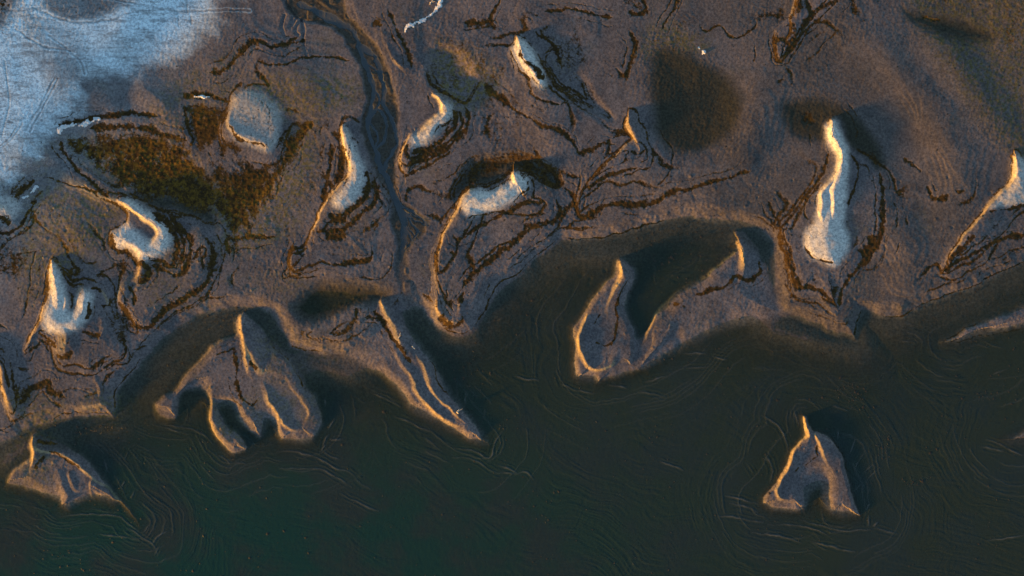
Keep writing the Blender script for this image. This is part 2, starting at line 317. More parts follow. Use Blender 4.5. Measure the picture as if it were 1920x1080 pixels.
mound("long diagonal mound with twin orange rails running to the lower right, below the creek mouth",
 [(716,561),(729,569),(747,590),(772,625),(802,665),(832,705),(862,750),(892,785),(908,806),(920,832),(905,836),(875,829),(850,813),(815,796),(775,776),(755,750),(735,725),(713,700),(688,684),(655,668),(600,656),(560,649),(546,634),(600,610),(640,585),(670,572),(700,577),(710,571)], 0.28, 14, 24,
 levees=[[(783,733),(801,756),(821,777),(839,790),(857,796),(870,796)],[(789,676),(798,700),(812,733),(830,753),(851,774),(872,792)]])
R([(717,565),(727,587),(741,614),(750,642),(770,672)], [.4,.42,.34,.24,.06], [8,14,13,12,10], [18,26,28,26,18])
R([(731,638),(745,661),(760,688),(778,715),(784,733),(802,756),(822,777),(840,790),(857,796),(871,796)], [.04,.12,.16,.2,.26,.32,.34,.32,.26,.08], [6,6,7,7,9,10,9,8,8,6], [14,14,12,10,9,9,9,9,8,7])
R([(774,653),(789,676),(799,700),(813,733),(831,753),(852,774),(873,792)], [.08,.2,.26,.26,.26,.24,.08], [7,7,9,8,5,5,5], [22,26,26,22,20,18,14])
R([(862,800),(884,812),(908,828)], [.12,.16,.05], 14, 18)

mound("shark-fin island mound lit orange all round its lower rim, bottom left corner",
 [(64,815),(73,829),(96,841),(126,844),(152,854),(182,879),(207,910),(227,935),(252,965),(262,982),(244,967),(228,947),(214,950),(195,943),(172,937),(150,946),(128,957),(114,951),(109,941),(85,931),(60,921),(35,913),(13,907),(19,890),(40,874),(55,861),(59,845),(55,828)], 0.30, 9, 26)
R([(64,819),(61,830),(66,842),(65,856),(58,878)], [.6,.7,.6,.4,.08], [6,8,9,9,7], [14,22,26,22,12])
R([(67,836),(92,846),(118,849),(138,862),(162,883),(182,900),(206,914),(222,935),(240,954),(256,974)], [.5,.42,.34,.3,.26,.22,.2,.2,.18,.04], [10,8,6,6,6,7,8,8,7,5], [26,28,26,24,22,20,18,16,12,8])
R([(60,862),(42,876),(26,890),(16,903)], [.3,.25,.2,.12], 8, 18); R([(18,905),(60,918),(110,938),(128,954)], [.12,.12,.12,.08], 9, 14)
R([(114,891),(124,920),(128,945)], [.14,.16,.08], 14, 10); R([(131,891),(140,913),(148,918),(154,909)], [.14,.16,.12,.06], 7, 8)
R([(172,902),(171,928)], [.18,.1], 4, 9); R([(175,915),(189,927),(206,920)], [.12,.18,.08], 7, 9)

mound("lone two-legged island mound with a glowing orange levee, bottom right water",
 [(1504,781),(1517,781),(1523,805),(1551,815),(1577,845),(1587,875),(1597,910),(1610,950),(1614,973),(1570,971),(1551,956),(1544,930),(1537,916),(1515,928),(1508,956),(1470,963),(1430,951),(1427,930),(1449,905),(1465,880),(1478,850),(1490,837),(1507,819)], 0.32, 14, 11,
 levees=[[(1510,785),(1513,806),(1516,818),(1506,825),(1489,844),(1482,864),(1472,885),(1460,904),(1455,921),(1460,932),(1475,937)]])
R([(1511,784),(1515,806),(1517,818),(1507,827),(1491,845),(1484,864),(1474,885),(1462,904),(1457,920),(1461,931),(1476,937)], [.3,.38,.42,.38,.36,.38,.38,.36,.34,.28,.06], [8,9,10,10,10,9,9,9,8,7,6], [16,18,22,22,20,16,13,12,10,8,6])
R([(1529,816),(1538,837),(1548,859),(1556,876)], [.4,.34,.22,.06], [7,7,7,6], [26,30,30,22])
R([(1502,890),(1500,914),(1492,928)], [.06,.14,.05], 5, 12)

mound("mound with a fiery straight left edge, cut by the right edge of the picture",
 [(1900,292),(1914,294),(1965,335),(1970,440),(1920,442),(1850,467),(1790,502),(1764,512),(1774,475),(1815,425),(1860,370),(1889,340),(1892,305)], 0.16, 9, 50,
 cap=[(1900,293),(1913,295),(1960,335),(1960,380),(1920,384),(1880,388),(1855,392),(1865,372),(1889,346),(1895,320)], capamt=.7)
R([(1900,295),(1901,325),(1889,350),(1866,372),(1844,401),(1818,430),(1788,467),(1769,503)], [.8,.85,.7,.6,.5,.42,.3,.06], [7,10,9,9,9,9,8,6], [34,50,54,56,54,46,32,12])

mound("pale finger-like mound with dark algae down its back, top centre",
 [(972,69),(989,75),(1007,105),(1023,140),(1031,160),(1052,178),(1070,191),(1060,201),(1020,193),(1000,179),(984,156),(966,131),(955,105),(961,84)], 0.14, 9, 26,
 cap=[(972,71),(986,77),(1001,100),(1011,125),(1021,145),(1026,158),(1015,168),(1003,161),(985,141),(967,118),(961,100),(964,84)])
R([(973,73),(980,92),(990,115),(1004,136),(1017,155),(1030,172)], [.45,.55,.55,.5,.4,.08], [10,16,16,16,14,10], [16,20,22,24,26,20])

mound("small knuckle mound with a thin glowing edge, left of the dark round pool",
 [(1178,220),(1191,240),(1212,260),(1227,290),(1222,312),(1190,324),(1150,332),(1118,342),(1092,376),(1085,398),(1082,360),(1109,330),(1140,300),(1178,268),(1182,255),(1171,231)], 0.16, 8, 34)
R([(1178,223),(1179,240),(1188,256),(1193,270)], [.55,.6,.5,.15], [6,9,8,8], [24,34,36,26])
R([(1185,265),(1163,286),(1131,315),(1113,336),(1099,358)], [.16,.24,.24,.2,.04], [5,6,6,6,5], [28,34,30,20,10]); R([(1114,334),(1118,350)], [.1,.04], 4, 8)

mound("round mesa mound with a sunken frosty top, upper left above the algae hollow",
 [(441,172),(475,163),(513,182),(532,205),(535,257),(526,285),(506,305),(472,293),(424,273),(413,245),(418,223),(430,196)], 0.18, 12, 26,
 cap=[(441,176),(475,167),(510,186),(526,207),(528,255),(518,278),(504,288),(472,276),(440,262),(428,240),(430,215)], capamt=.5, dome=.07)
basin([(446,204),(500,200),(512,220),(510,250),(490,258),(460,244),(444,226)], .02, 22, 4)
patch(ALG, [(446,204),(500,200),(512,220),(510,250),(490,258),(460,244),(444,226)], .42, 8)
patch(FROST, [(446,204),(500,200),(512,220),(510,250),(490,258),(460,244),(444,226)], .5, 8)
R([(436,212),(433,238),(451,254),(476,265),(500,272),(511,264),(519,246),(517,224)], [.08,.2,.22,.2,.2,.18,.14,.05], 8, 14)

mound("V-shaped mound with stacked dark stripes, cut by the top edge",
 [(1505,-40),(1486,30),(1453,58),(1449,95),(1460,118),(1481,99),(1512,66),(1547,28),(1600,-40)], 0.14, 8, 20)
R([(1499,-10),(1485,32),(1482,64),(1470,92)], [.2,.24,.2,.05], 6, 34)

mound("narrow ridge mound with a bright keel, cut by the left edge above the shore",
 [(-40,632),(10,656),(27,690),(29,722),(34,745),(38,768),(30,785),(18,777),(6,745),(-6,715),(-40,690)], 0.18, 8, 20)
R([(-20,640),(2,680),(7,712),(18,758),(23,780)], [.4,.45,.4,.3,.05], 9, 24)

mound("low pale mound ringed by dark algae, cut by the left edge below the frost",
 [(-30,368),(10,362),(36,370),(47,385),(44,403),(54,412),(56,428),(40,442),(10,447),(-30,444)], 0.16, 8, 22,
 cap=[(-30,372),(10,366),(32,374),(42,388),(34,405),(12,414),(-30,410)], capamt=.6)
R([(-20,380),(10,384),(28,394)], [.3,.32,.12], 18, 22)

mound("thin grey sandbar spit alone in the water at the right edge",
 [(1768,642),(1800,622),(1835,604),(1880,588),(1925,570),(2020,535),(2020,590),(1920,618),(1870,628),(1830,633),(1795,645)], 0.24, 16, 14)

mound("faint pale sandbar just breaking the water, right edge below the spit",
 [(1872,824),(1896,812),(1925,798),(1980,780),(1980,830),(1920,836),(1890,834)], 0.10, 16, 16)

plateau([(1140,640),(1190,640),(1240,590),(1270,640),(1200,700),(1120,718)], 0.12, 10, 20)
for pts in ([(292,764),(300,752),(318,742),(335,748),(339,762),(331,778),(312,783),(298,776)], [(392,770),(408,764),(422,790),(446,812),(462,838),(440,850),(420,830),(400,800)], [(452,760),(476,770),(490,810),(484,820),(466,800)], [(1500,890),(1552,890),(1556,945),(1528,930),(1503,945)], [(1440,925),(1470,915),(1505,930),(1500,955),(1450,955)]):
    plateau(pts, .16 if pts[0][0] < 1499 else -.08, 12, 12)
for pts in ([(404,742),(442,756),(458,800),(440,818),(416,790),(402,764)], [(492,786),(518,792),(522,814),(492,814)], [(340,738),(388,738),(392,768),(345,770)], [(1492,880),(1556,880),(1560,955),(1500,955)]):
    plateau(pts, -.22, 10, 10)
# raised shoulders of the flat and their blue lee steps
plateau([(650,-60),(780,-60),(786,85),(790,112),(802,142),(818,168),(834,186),(812,226),(790,250),(770,252),(752,300),(748,340),(745,200),(730,130),(700,80),(660,28)], 0.14, 10, 14)
plateau([(930,60),(985,70),(1030,158),(1062,172),(1095,202),(1135,226),(1176,238),(1186,262),(1140,302),(1100,350),(1060,340),(1000,290),(960,220),(900,150)], 0.14, 60, 16)
plateau([(108,250),(150,224),(230,214),(300,220),(348,196),(352,240),(360,275),(330,262),(260,246),(180,244),(134,258),(140,290),(170,322),(235,368),(190,350),(140,320),(112,285)], 0.10, 6, 10)
R([(728,92),(742,114),(768,140)], [.06,.22,.06], 6, 14); R([(716,60),(730,95)], [.03,.1], 6, 12)
R([(592,-4),(612,10),(626,22)], [.1,.14,.05], 4, 10)
R([(80,250),(82,275),(130,330),(190,362),(226,378)], [.02,.1,.18,.24,.3], 20, 22)
R([(180,150),(205,172),(222,205)], [.06,.12,.04], 40, 14); R([(280,170),(305,195),(330,225)], [.06,.12,.04], 40, 14)
R([(200,120),(260,150)], [.05,.05], 26, 16)

H += RID

# ------------------------------------------------------------------ algae, silt and frost
B = band
for pts, wd in [
 ([(312,400),(336,420),(352,444),(358,460),(355,481),(348,505),(338,517),(321,512),(300,503),(285,500)],7),
 ([(288,395),(314,416),(328,438),(334,464),(330,490),(319,500),(300,490),(283,490)],5.5), ([(300,398),(325,420),(341,446),(344,472),(338,496)],4),
 ([(402,455),(401,490),(397,515),(384,534),(360,552),(335,565),(312,580),(295,600),(283,612),(270,617),(255,612),(244,600),(228,575)],7.5),
 ([(213,440),(212,460),(222,472),(242,476),(258,494),(262,505)],5), ([(262,492),(272,500),(280,510),(268,525),(256,530)],7),
 ([(240,530),(250,545),(256,560),(250,572)],6), ([(226,565),(240,585),(246,605)],6), ([(170,566),(172,582),(164,596)],4),
 ([(74,622),(90,632),(100,642),(108,652)],4), ([(156,620),(176,626),(192,630)],5), ([(204,560),(206,572),(190,575)],3),
 ([(172,692),(185,684),(198,677)],4), ([(170,544),(184,544),(190,552)],4), ([(110,664),(126,668),(134,656)],5),
 ([(34,760),(46,745),(60,730),(80,720),(92,716),(98,732),(112,738),(128,744)],7), ([(3,672),(10,690),(14,712),(18,726)],3),
 ([(690,318),(693,345),(685,370),(665,390),(645,402),(628,398)],7), ([(703,332),(707,360),(700,380),(680,400),(660,420),(640,432),(615,435),(598,428)],5.5),
 ([(618,400),(632,410),(650,408)],9), ([(612,438),(630,446),(648,440)],7), ([(552,452),(543,490),(555,505),(575,500),(600,492),(630,496),(665,490),(695,486),(700,462)],4.5),
 ([(642,270),(640,300),(636,330),(630,345)],6), ([(620,270),(618,310),(612,350),(606,380)],5), ([(530,520),(570,512),(600,505)],1.6),
 ([(848,204),(858,222),(849,243),(828,262),(800,280),(770,291)],6), ([(862,206),(869,228),(858,250),(836,270),(805,290),(764,302)],5), ([(872,198),(880,208),(879,226),(868,250),(846,272),(815,293),(786,304),(760,311)],5), ([(846,282),(815,304),(785,318),(766,328)],4), ([(766,268),(762,285),(764,300)],4),
 ([(1012,366),(1012,380),(991,380),(966,388),(947,398),(925,410),(906,423),(891,435),(869,448),(853,448),(848,436)],4.5), ([(991,340),(992,356),(979,367),(960,380)],2), ([(877,410),(900,406),(925,398)],1.8), ([(846,470),(852,478),(858,472)],2.5),
 ([(1038,370),(1049,390),(1043,407),(1018,423),(986,433),(960,457),(938,473),(916,489),(894,508),(878,523),(859,546)],5.5), ([(960,448),(930,466),(908,482),(884,501),(866,520)],2.4), ([(1030,412),(1005,422),(980,428)],6),
 ([(823,470),(820,505),(822,533),(831,555),(847,574),(853,585)],3.4), ([(824,590),(837,605),(853,613),(866,605),(868,592)],6), ([(868,548),(862,562),(872,566)],4), ([(845,560),(852,575)],4),
 ([(1646,316),(1652,343),(1654,379),(1653,420),(1646,453),(1630,481),(1605,501),(1589,526),(1577,554),(1573,585)],5.5), ([(1591,284),(1607,306),(1609,330),(1601,351),(1591,367),(1585,391)],2.4), ([(1554,286),(1540,322),(1520,351),(1509,371),(1507,396),(1516,412)],3),
 ([(1440,370),(1454,404),(1459,430),(1460,461),(1475,489),(1487,518),(1503,538),(1536,547),(1556,563),(1569,583)],6), ([(1507,460),(1520,481),(1540,491),(1564,494)],2.2), ([(1632,440),(1632,465),(1615,485)],9),
 ([(1176,520),(1162,551),(1157,574),(1157,602),(1153,631),(1146,648)],2.6), ([(1125,590),(1110,610)],2.5), ([(1120,640),(1135,646),(1148,640)],2.5),
 ([(1425,486),(1425,510),(1410,522),(1396,525),(1380,519),(1370,530),(1353,539),(1330,542),(1310,548),(1298,553)],4.5), ([(1262,573),(1275,572),(1285,577)],5),
 ([(402,669),(419,659),(438,656),(441,681),(441,709),(447,734),(461,753),(474,756),(486,745)],4.5), ([(468,674),(474,684),(484,690)],3.5),
 ([(667,577),(668,588),(671,600)],4), ([(683,593),(709,596),(721,608),(730,629),(747,650),(765,670),(772,686)],4.5), ([(700,580),(716,596)],4),
 ([(92,848),(116,852),(136,866),(150,877)],2.4), ([(65,876),(76,866),(87,854)],3.5), ([(70,822),(90,830),(108,832)],3.5),
 ([(1530,834),(1528,850),(1530,857),(1518,866),(1508,872)],2.2), ([(1488,883),(1498,875)],2),
 ([(1852,399),(1874,396),(1893,390),(1925,385)],3.4), ([(1762,509),(1793,491),(1830,471),(1859,456),(1885,446),(1930,436)],5), ([(1780,490),(1800,462),(1824,440)],5), ([(1855,488),(1890,474),(1930,460)],1.6),
 ([(959,92),(965,117),(979,139),(996,158)],2.2), ([(992,169),(1010,188),(1042,196),(1066,190)],2.8), ([(975,92),(982,113),(1000,128),(1013,146),(1023,155)],4.5),
 ([(1223,278),(1222,300),(1211,318),(1183,318),(1151,329),(1120,340)],3.2), ([(1178,284),(1195,288),(1205,280)],3),
 ([(936,176),(961,205),(986,221),(1010,236),(1049,245),(1070,265),(1087,289),(1109,279),(1130,266),(1156,273)],4), ([(905,160),(935,182),(955,200)],8),
 ([(1050,350),(1077,367),(1079,392),(1091,407),(1127,390),(1158,385),(1193,388),(1225,381),(1250,366),(1285,354),(1340,342),(1380,330),(1412,312)],5.5),
 ([(1450,60),(1449,92),(1460,117),(1477,100),(1500,70),(1540,30),(1575,-6)],3.4), ([(1467,78),(1478,84),(1495,62),(1530,22),(1552,-6)],3.6), ([(1500,50),(1520,28),(1540,4)],3), ([(1492,12),(1505,4)],3),
 ([(-6,432),(15,436),(40,426),(50,410),(62,386),(76,372)],5), ([(-6,396),(12,412),(22,420)],6),
 ([(116,262),(122,285),(150,320),(185,350),(210,372)],5), ([(112,250),(122,236),(150,230),(200,220),(262,214),(300,222)],6), ([(170,244),(220,238),(280,246),(330,258),(352,262)],7),
 ([(348,196),(346,215),(352,240),(360,262),(352,275)],5), ([(340,186),(360,180),(400,180),(430,190)],5), ([(432,236),(446,258),(475,270),(500,276)],3),
 ([(90,335),(118,342),(150,352),(180,358),(200,350)],3), ([(30,372),(52,352),(70,336)],4),
 ([(395,140),(430,125),(455,95),(480,80),(520,88),(560,70)],6), ([(480,118),(520,122),(560,112),(600,108),(640,112),(660,118)],3), ([(510,85),(545,82),(575,78)],4),
 ([(430,480),(425,450),(450,448),(490,446),(520,440)],6), ([(590,225),(570,245),(545,285),(515,330),(492,372)],8),
 ([(728,20),(745,60),(760,90),(775,130)],5), ([(940,-4),(928,16),(922,40),(928,60)],3.5), ([(870,40),(900,44),(930,40)],5), ([(1020,24),(1060,18),(1090,22),(1120,30),(1150,34)],4.5),
 ([(1190,-4),(1212,14),(1208,26),(1190,30),(1176,22)],4), ([(1178,60),(1190,85),(1186,112),(1170,142),(1150,128)],6), ([(1270,-4),(1262,20),(1248,40),(1240,60)],4.5), ([(1310,48),(1322,60),(1346,50),(1368,68),(1390,66),(1412,52),(1416,40)],3),
 ([(1730,30),(1760,40)],4), ([(1690,296),(1712,308),(1726,322)],3.5), ([(1733,350),(1745,372),(1765,372),(1775,362)],5), ([(1790,362),(1804,358)],3),
 ([(1000,60),(1040,90),(1050,130)],5), ([(700,40),(718,52)],4), ([(1000,280),(1010,300),(1040,330),(1056,352)],5)]:
    B(pts, wd)
for i, m in enumerate(MOUNDS):
    if any(q in m['label'] for q in ('island', 'sandbar', 'wing-', 'diagonal')): continue
    w, d, nx, ny = poly_field(m['outline'], 60, WX, WY)
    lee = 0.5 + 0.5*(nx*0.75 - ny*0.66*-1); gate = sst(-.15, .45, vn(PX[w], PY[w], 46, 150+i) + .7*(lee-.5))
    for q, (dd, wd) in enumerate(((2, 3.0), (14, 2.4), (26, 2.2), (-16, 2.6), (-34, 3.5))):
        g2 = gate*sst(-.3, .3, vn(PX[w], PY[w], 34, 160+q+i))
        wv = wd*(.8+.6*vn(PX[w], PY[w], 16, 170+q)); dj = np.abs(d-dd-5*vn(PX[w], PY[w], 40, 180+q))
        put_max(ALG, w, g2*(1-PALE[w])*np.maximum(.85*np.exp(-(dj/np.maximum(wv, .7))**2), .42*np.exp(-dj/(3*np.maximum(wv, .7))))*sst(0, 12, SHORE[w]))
# thin black tide lines along the shore
for pts in ([(1052,447),(1010,475),(985,500),(950,520),(925,546),(914,571),(895,606),(884,618),(860,625),(834,618),(822,606)], [(1052,447),(1110,449),(1180,431),(1250,410)], [(1650,584),(1668,593),(1690,593),(1740,567),(1800,546),(1860,516),(1925,487)],
 [(1605,632),(1606,606),(1614,584)], [(1770,640),(1795,643),(1830,632),(1870,628),(1925,617)], [(1772,640),(1800,622),(1836,606)], [(214,770),(215,738),(236,708),(268,672)], [(90,787),(120,774),(160,772),(212,774)], [(545,645),(580,655),(600,656)], [(505,650),(540,672),(555,700),(572,728)], [(1556,818),(1572,842),(1584,868),(1586,884)], [(800,672),(815,690),(820,715),(840,740)], [(745,640),(752,628)]):
    B(pts, 1.5, 0.95)

FLOW = .5+.5*fbm(PX*.8-PY*.6, PX*.6+PY*.8, 26, 200, 4, .65); ST2 = .5+.5*vn(PX + 14*vn(PX, PY, 60, 210), PY, 9, 211, 46)
MOD = np.clip(.62 + .62*FLOW + .45*(ST2-.5), 0, 1.3)
def A(pts, amt, soft=10):
    w, d, nx, ny = poly_field(pts, 1.6*soft+10, WX, WY)
    put_max(ALG, w, np.clip(amt*1.15*MOD[w], 0, 1)*sst(-1.5*soft-5, 1.5*soft+5, d + 12*vn(PX[w], PY[w], 34, 213) + 9*vn(PX[w], PY[w], 13, 212)))
A([(134,262),(180,248),(260,250),(330,270),(366,286),(390,310),(404,336),(412,372),(400,402),(370,400),(330,388),(270,364),(220,342),(172,320),(146,292)], .95, 13)
A([(380,290),(430,290),(470,310),(540,300),(520,350),(480,400),(440,440),(405,400),(395,340)], 1.0, 16)
A([(352,194),(424,194),(416,240),(420,276),(472,298),(510,312),(530,292),(542,258),(566,230),(584,236),(552,292),(522,340),(500,372),(482,404),(436,470),(418,440),(402,400),(400,352),(424,330),(440,318),(412,322),(404,300),(398,270),(366,296),(362,250)], .92, 12)
A([(590,232),(638,236),(628,300),(606,370),(576,430),(540,470),(500,450),(450,446),(440,420),(480,400),(560,326)], .42, 16)
A([(806,76),(860,64),(910,80),(960,130),(940,160),(910,170),(870,190),(832,180),(806,140)], .5, 14); A([(900,130),(960,180),(985,240),(965,300),(910,296),(886,240),(880,190)], .46, 16); A([(880,296),(985,286),(1040,320),(1010,340),(960,322),(900,345),(860,362)], .7, 10)
A([(1046,70),(1086,46),(1106,96),(1160,112),(1180,90),(1196,60),(1206,110),(1172,142),(1140,124),(1080,130),(1030,140)], .5, 12); A([(1030,110),(1070,120),(1120,200),(1150,226),(1110,214),(1060,176)], .42, 10)
A([(1176,-20),(1216,-20),(1214,24),(1190,32),(1168,20)], .55, 8); A([(1246,40),(1290,20),(1320,50),(1310,92),(1230,110),(1190,90)], .42, 14)
A([(1630,-30),(1960,-30),(1960,120),(1880,110),(1850,60),(1760,20)], .42, 24); A([(1880,130),(1960,120),(1960,260),(1890,220)], .33, 24); A([(1790,160),(1800,230),(1770,240),(1700,150),(1720,130)], .3, 16)
A([(1480,80),(1560,110),(1600,190),(1500,190),(1450,180)], .33, 24); A([(1400,340),(1450,330),(1480,420),(1500,540),(1470,480),(1440,400)], .38, 12); A([(1490,500),(1560,500),(1590,520),(1572,570),(1530,552)], .42, 10)
A([(80,380),(180,366),(214,420),(150,462),(60,440)], .34, 16); A([(-20,470),(60,452),(56,500),(-20,515)], .66, 8); A([(214,596),(246,590),(250,620),(222,640)], .72, 7); A([(30,740),(66,712),(96,712),(90,728),(60,735),(40,772)], .7, 5)
A([(60,500),(92,500),(84,560),(66,590),(50,560)], .42, 10); A([(250,90),(330,80),(400,150),(380,186),(330,160)], .32, 14); A([(210,200),(290,210),(300,222),(220,222)], .5, 8); A([(0,-30),(60,-30),(50,10),(20,30),(-20,40)], .75, 8)
A([(640,40),(690,60),(720,110),(735,190),(748,280),(735,220),(715,120),(672,60)], .3, 8); A([(678,190),(690,210),(672,240),(640,250),(640,220)], .34, 8); A([(740,410),(812,408),(800,440),(770,470),(742,450)], .42, 10); A([(1290,404),(1420,420),(1440,470),(1330,505),(1250,540),(1220,570),(1190,540),(1210,440)], .34, 20)
A([(735,30),(800,40),(790,100),(770,130),(745,80)], .36, 12); A([(830,40),(930,40),(1000,80),(900,70)], .36, 12); A([(1000,290),(1050,330),(1060,360),(1020,330)], .5, 8); A([(1330,380),(1440,330),(1450,420),(1400,420)], .3, 14)
ALG = np.maximum(ALG, 0.22*sst(0.15, 0.7, fbm(PX, PY, 150, 12))*sst(0, 40, SHORE)*(1-PALE))
OLIVE = sst(0.05, 0.6, fbm(PX, PY, 120, 50)) * sst(900, 300, PX) * 0.7 + 0.35*sst(0.2, 0.7, fbm(PX, PY, 90, 55))
for pts in ([(130,260),(330,272),(412,340),(520,330),(560,236),(600,236),(560,420),(430,480),(400,410),(220,350)], [(60,360),(210,360),(214,440),(100,520),(50,560)], [(470,150),(650,140),(660,200),(500,220)], [(1240,40),(1330,90),(1200,110)], [(1700,-20),(1960,-20),(1960,300),(1860,250)], [(820,80),(940,140),(900,200),(830,190)]):
    patch(OLIVE, pts, 1.0, 24)
FR = [(-3000,-3000),(420,-3000),(470,-20),(410,50),(384,88),(330,112),(280,126),(232,140),(190,152),(160,190),(132,225),(104,262),(84,300),(36,338),(-20,372),(-3000,420)]
w, d, _, _ = poly_field(FR, 60, WX, WY, smooth=False)
d = d + 34*fbm(PX[w], PY[w], 70, 61, 6, .7) + 11*vn(PX[w]*.78+PY[w]*.62, PY[w]*.78-PX[w]*.62, 150, 63, 16)
FROST[w] = .55*sst(-14, 34, d) + .45*sst(0, 80, d)
for pts, a in (([(85,-20),(262,-20),(250,10),(200,32),(150,44),(110,34)], .85), ([(60,30),(150,70),(160,130),(110,160),(70,120),(60,70)], .35), ([(-30,-30),(60,-30),(44,16),(10,60),(-30,70)], .95), ([(100,120),(160,120),(110,200),(40,280),(20,300),(80,200)], .3)):
    w, d, _, _ = poly_field(pts, 24, WX, WY); FROST[w] *= 1 - a*sst(-14, 14, d)
    put_max(ALG, w, 0.55*max(0, a-.5)*2*sst(-10, 12, d))
for pts in ([(114,150),(90,195),(62,248)], [(108,150),(84,195),(54,246)], [(48,235),(25,268),(-10,295)], [(40,240),(18,268),(-10,286)], [(70,20),(140,45),(210,42)], [(352,-10),(354,26)], [(334,22),(336,50)], [(360,30),(361,46)], [(210,42),(280,20),(350,26)], [(100,70),(150,110),(165,140)], [(315,60),(312,75)], [(200,0),(330,20),(470,20)], [(40,60),(90,90),(140,100)], [(20,120),(26,200),(10,260)]):
    w, d, s, t = line_field(pts, 8); FROST[w] *= 1 - .55*sst(2.6, .6, d)*(0.6+0.4*vn(PX[w], PY[w], 9, 71)); H[w] -= .008*sst(2.6, .6, d)
    FROST[w] = np.clip(FROST[w] + .35*sst(1.4, .4, np.abs(d-3.4)), 0, 1)
FROST = np.maximum(FROST, 0.32*sst(520, 150, PX + 0.75*PY)*(0.6+0.4*fbm(PX, PY, 50, 62)))
# lake bed silt
SILT = np.maximum(SILT, 0.55*sst(-3, 12, -SHORE) + .35*sst(10, 110, -SHORE)*(1-0.0*PX))
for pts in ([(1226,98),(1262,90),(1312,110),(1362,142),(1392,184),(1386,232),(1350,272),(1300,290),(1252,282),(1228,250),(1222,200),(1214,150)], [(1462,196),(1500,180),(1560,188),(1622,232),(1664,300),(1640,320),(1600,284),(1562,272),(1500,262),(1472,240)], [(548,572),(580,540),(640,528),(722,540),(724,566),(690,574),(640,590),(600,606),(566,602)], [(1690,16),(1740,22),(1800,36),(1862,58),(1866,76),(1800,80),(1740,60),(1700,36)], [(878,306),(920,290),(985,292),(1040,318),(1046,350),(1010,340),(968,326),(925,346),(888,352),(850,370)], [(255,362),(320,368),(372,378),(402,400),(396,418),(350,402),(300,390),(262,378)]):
    patch(SILT, pts, 1.0, 20)  # dark wet mud; in the last hollow the dark also paints deep shade
SILT = np.maximum(SILT, .42*sst(1050, 1500, PX + .3*PY)*(.7+.5*fbm(PX, PY, 130, 230)))
# islands clear the silt
for m in MOUNDS:
    w, d, _, _ = poly_field(m['outline'], 20, WX, WY)
    SILT[w] *= 1 - sst(-8, 8, d)

# tide lines and little steps follow the height of the flat itself
land = sst(4, 22, SHORE)
HS = H.copy()
GXX = np.gradient(HS, axis=1)/np.gradient(gx)[None, :]; GYY = np.gradient(HS, axis=0)/np.gradient(gy)[:, None]
GR = np.hypot(GXX, GYY)
PL = np.zeros((NY, NX)); w, d, _, _ = poly_field([(548,572),(580,540),(640,528),(722,540),(724,566),(690,574),(640,590),(600,606),(566,602)], 24, WX, WY); put_max(PL, w, sst(-20, -4, d))
w, d, _, _ = poly_field([(1226,98),(1262,90),(1312,110),(1362,142),(1392,184),(1386,232),(1350,272),(1300,290),(1252,282),(1222,200)], 24, WX, WY); put_max(PL, w, sst(-20, -4, d))
calm = (1-PL)*(1-.85*np.clip(PALE, 0, 1))*(1-sst(.06, .16, RID))*(1-FROST)*(1-sst(-6, 2, CRK))*land
HW = HS + .004*vn(PX, PY, 30, 300)
NEAR = np.zeros((NY, NX))
for m in MOUNDS:
    if any(q in m['label'] for q in ('island', 'sandbar')): continue
    w, d, _, _ = poly_field(m['outline'], 90, WX, WY); put_max(NEAR, w, sst(-85, -20, d))
put_max(NEAR, (slice(None), slice(None)), .75*sst(.25, .6, ALG))
for q, L in enumerate((.17, .22, .265, .31, .36, .42, .50, .60, .74)):
    dj = np.abs(HW - L)/(GR + .0012)
    gate = NEAR*sst(-.30, .15, vn(PX, PY, 130, 310+q) + .2*vn(PX, PY, 31, 330+q))
    wv = np.maximum(3.3*(1 + .6*vn(PX, PY, 30, 350+q) + .4*vn(PX, PY, 6, 351+q)), .6)
    ALG = np.maximum(ALG, calm*gate*np.maximum(.92*np.exp(-(dj/wv)**2), .40*np.exp(-dj/(3.2*wv))))
fr_ = (HS/.035) % 1.0
H += calm*.6*(((HS/.035)-fr_ + sst(.25, .75, fr_))*.035 - HS)*sst(-.3, .3, vn(PX, PY, 70, 360))
H += .07*calm*0
# crab holes and little mud casts on the lower flat
prn = np.random.RandomState(5)
for _ in range(900):
    qx, qy = prn.uniform(20, 1900), prn.uniform(330, 900)
    i_, j_ = np.searchsorted(gx, qx), np.searchsorted(gy, qy)
    if SHORE[j_, i_] < 3 and not any(abs(np.mean([p[0] for p in m['outline']])-qx) < 90 and abs(np.mean([p[1] for p in m['outline']])-qy) < 90 for m in MOUNDS if 'island' in m['label']): continue
    if PALE[j_, i_] > .3: continue
    r_ = prn.gamma(3, .55)+.9; hh = prn.choice([-1, 1])*prn.uniform(.02, .05)
    w = (slice(max(j_-6, 0), j_+7), slice(max(i_-6, 0), i_+7)); H[w] += hh*np.exp(-((PX[w]-qx)**2+(PY[w]-qy)**2)/r_**2)

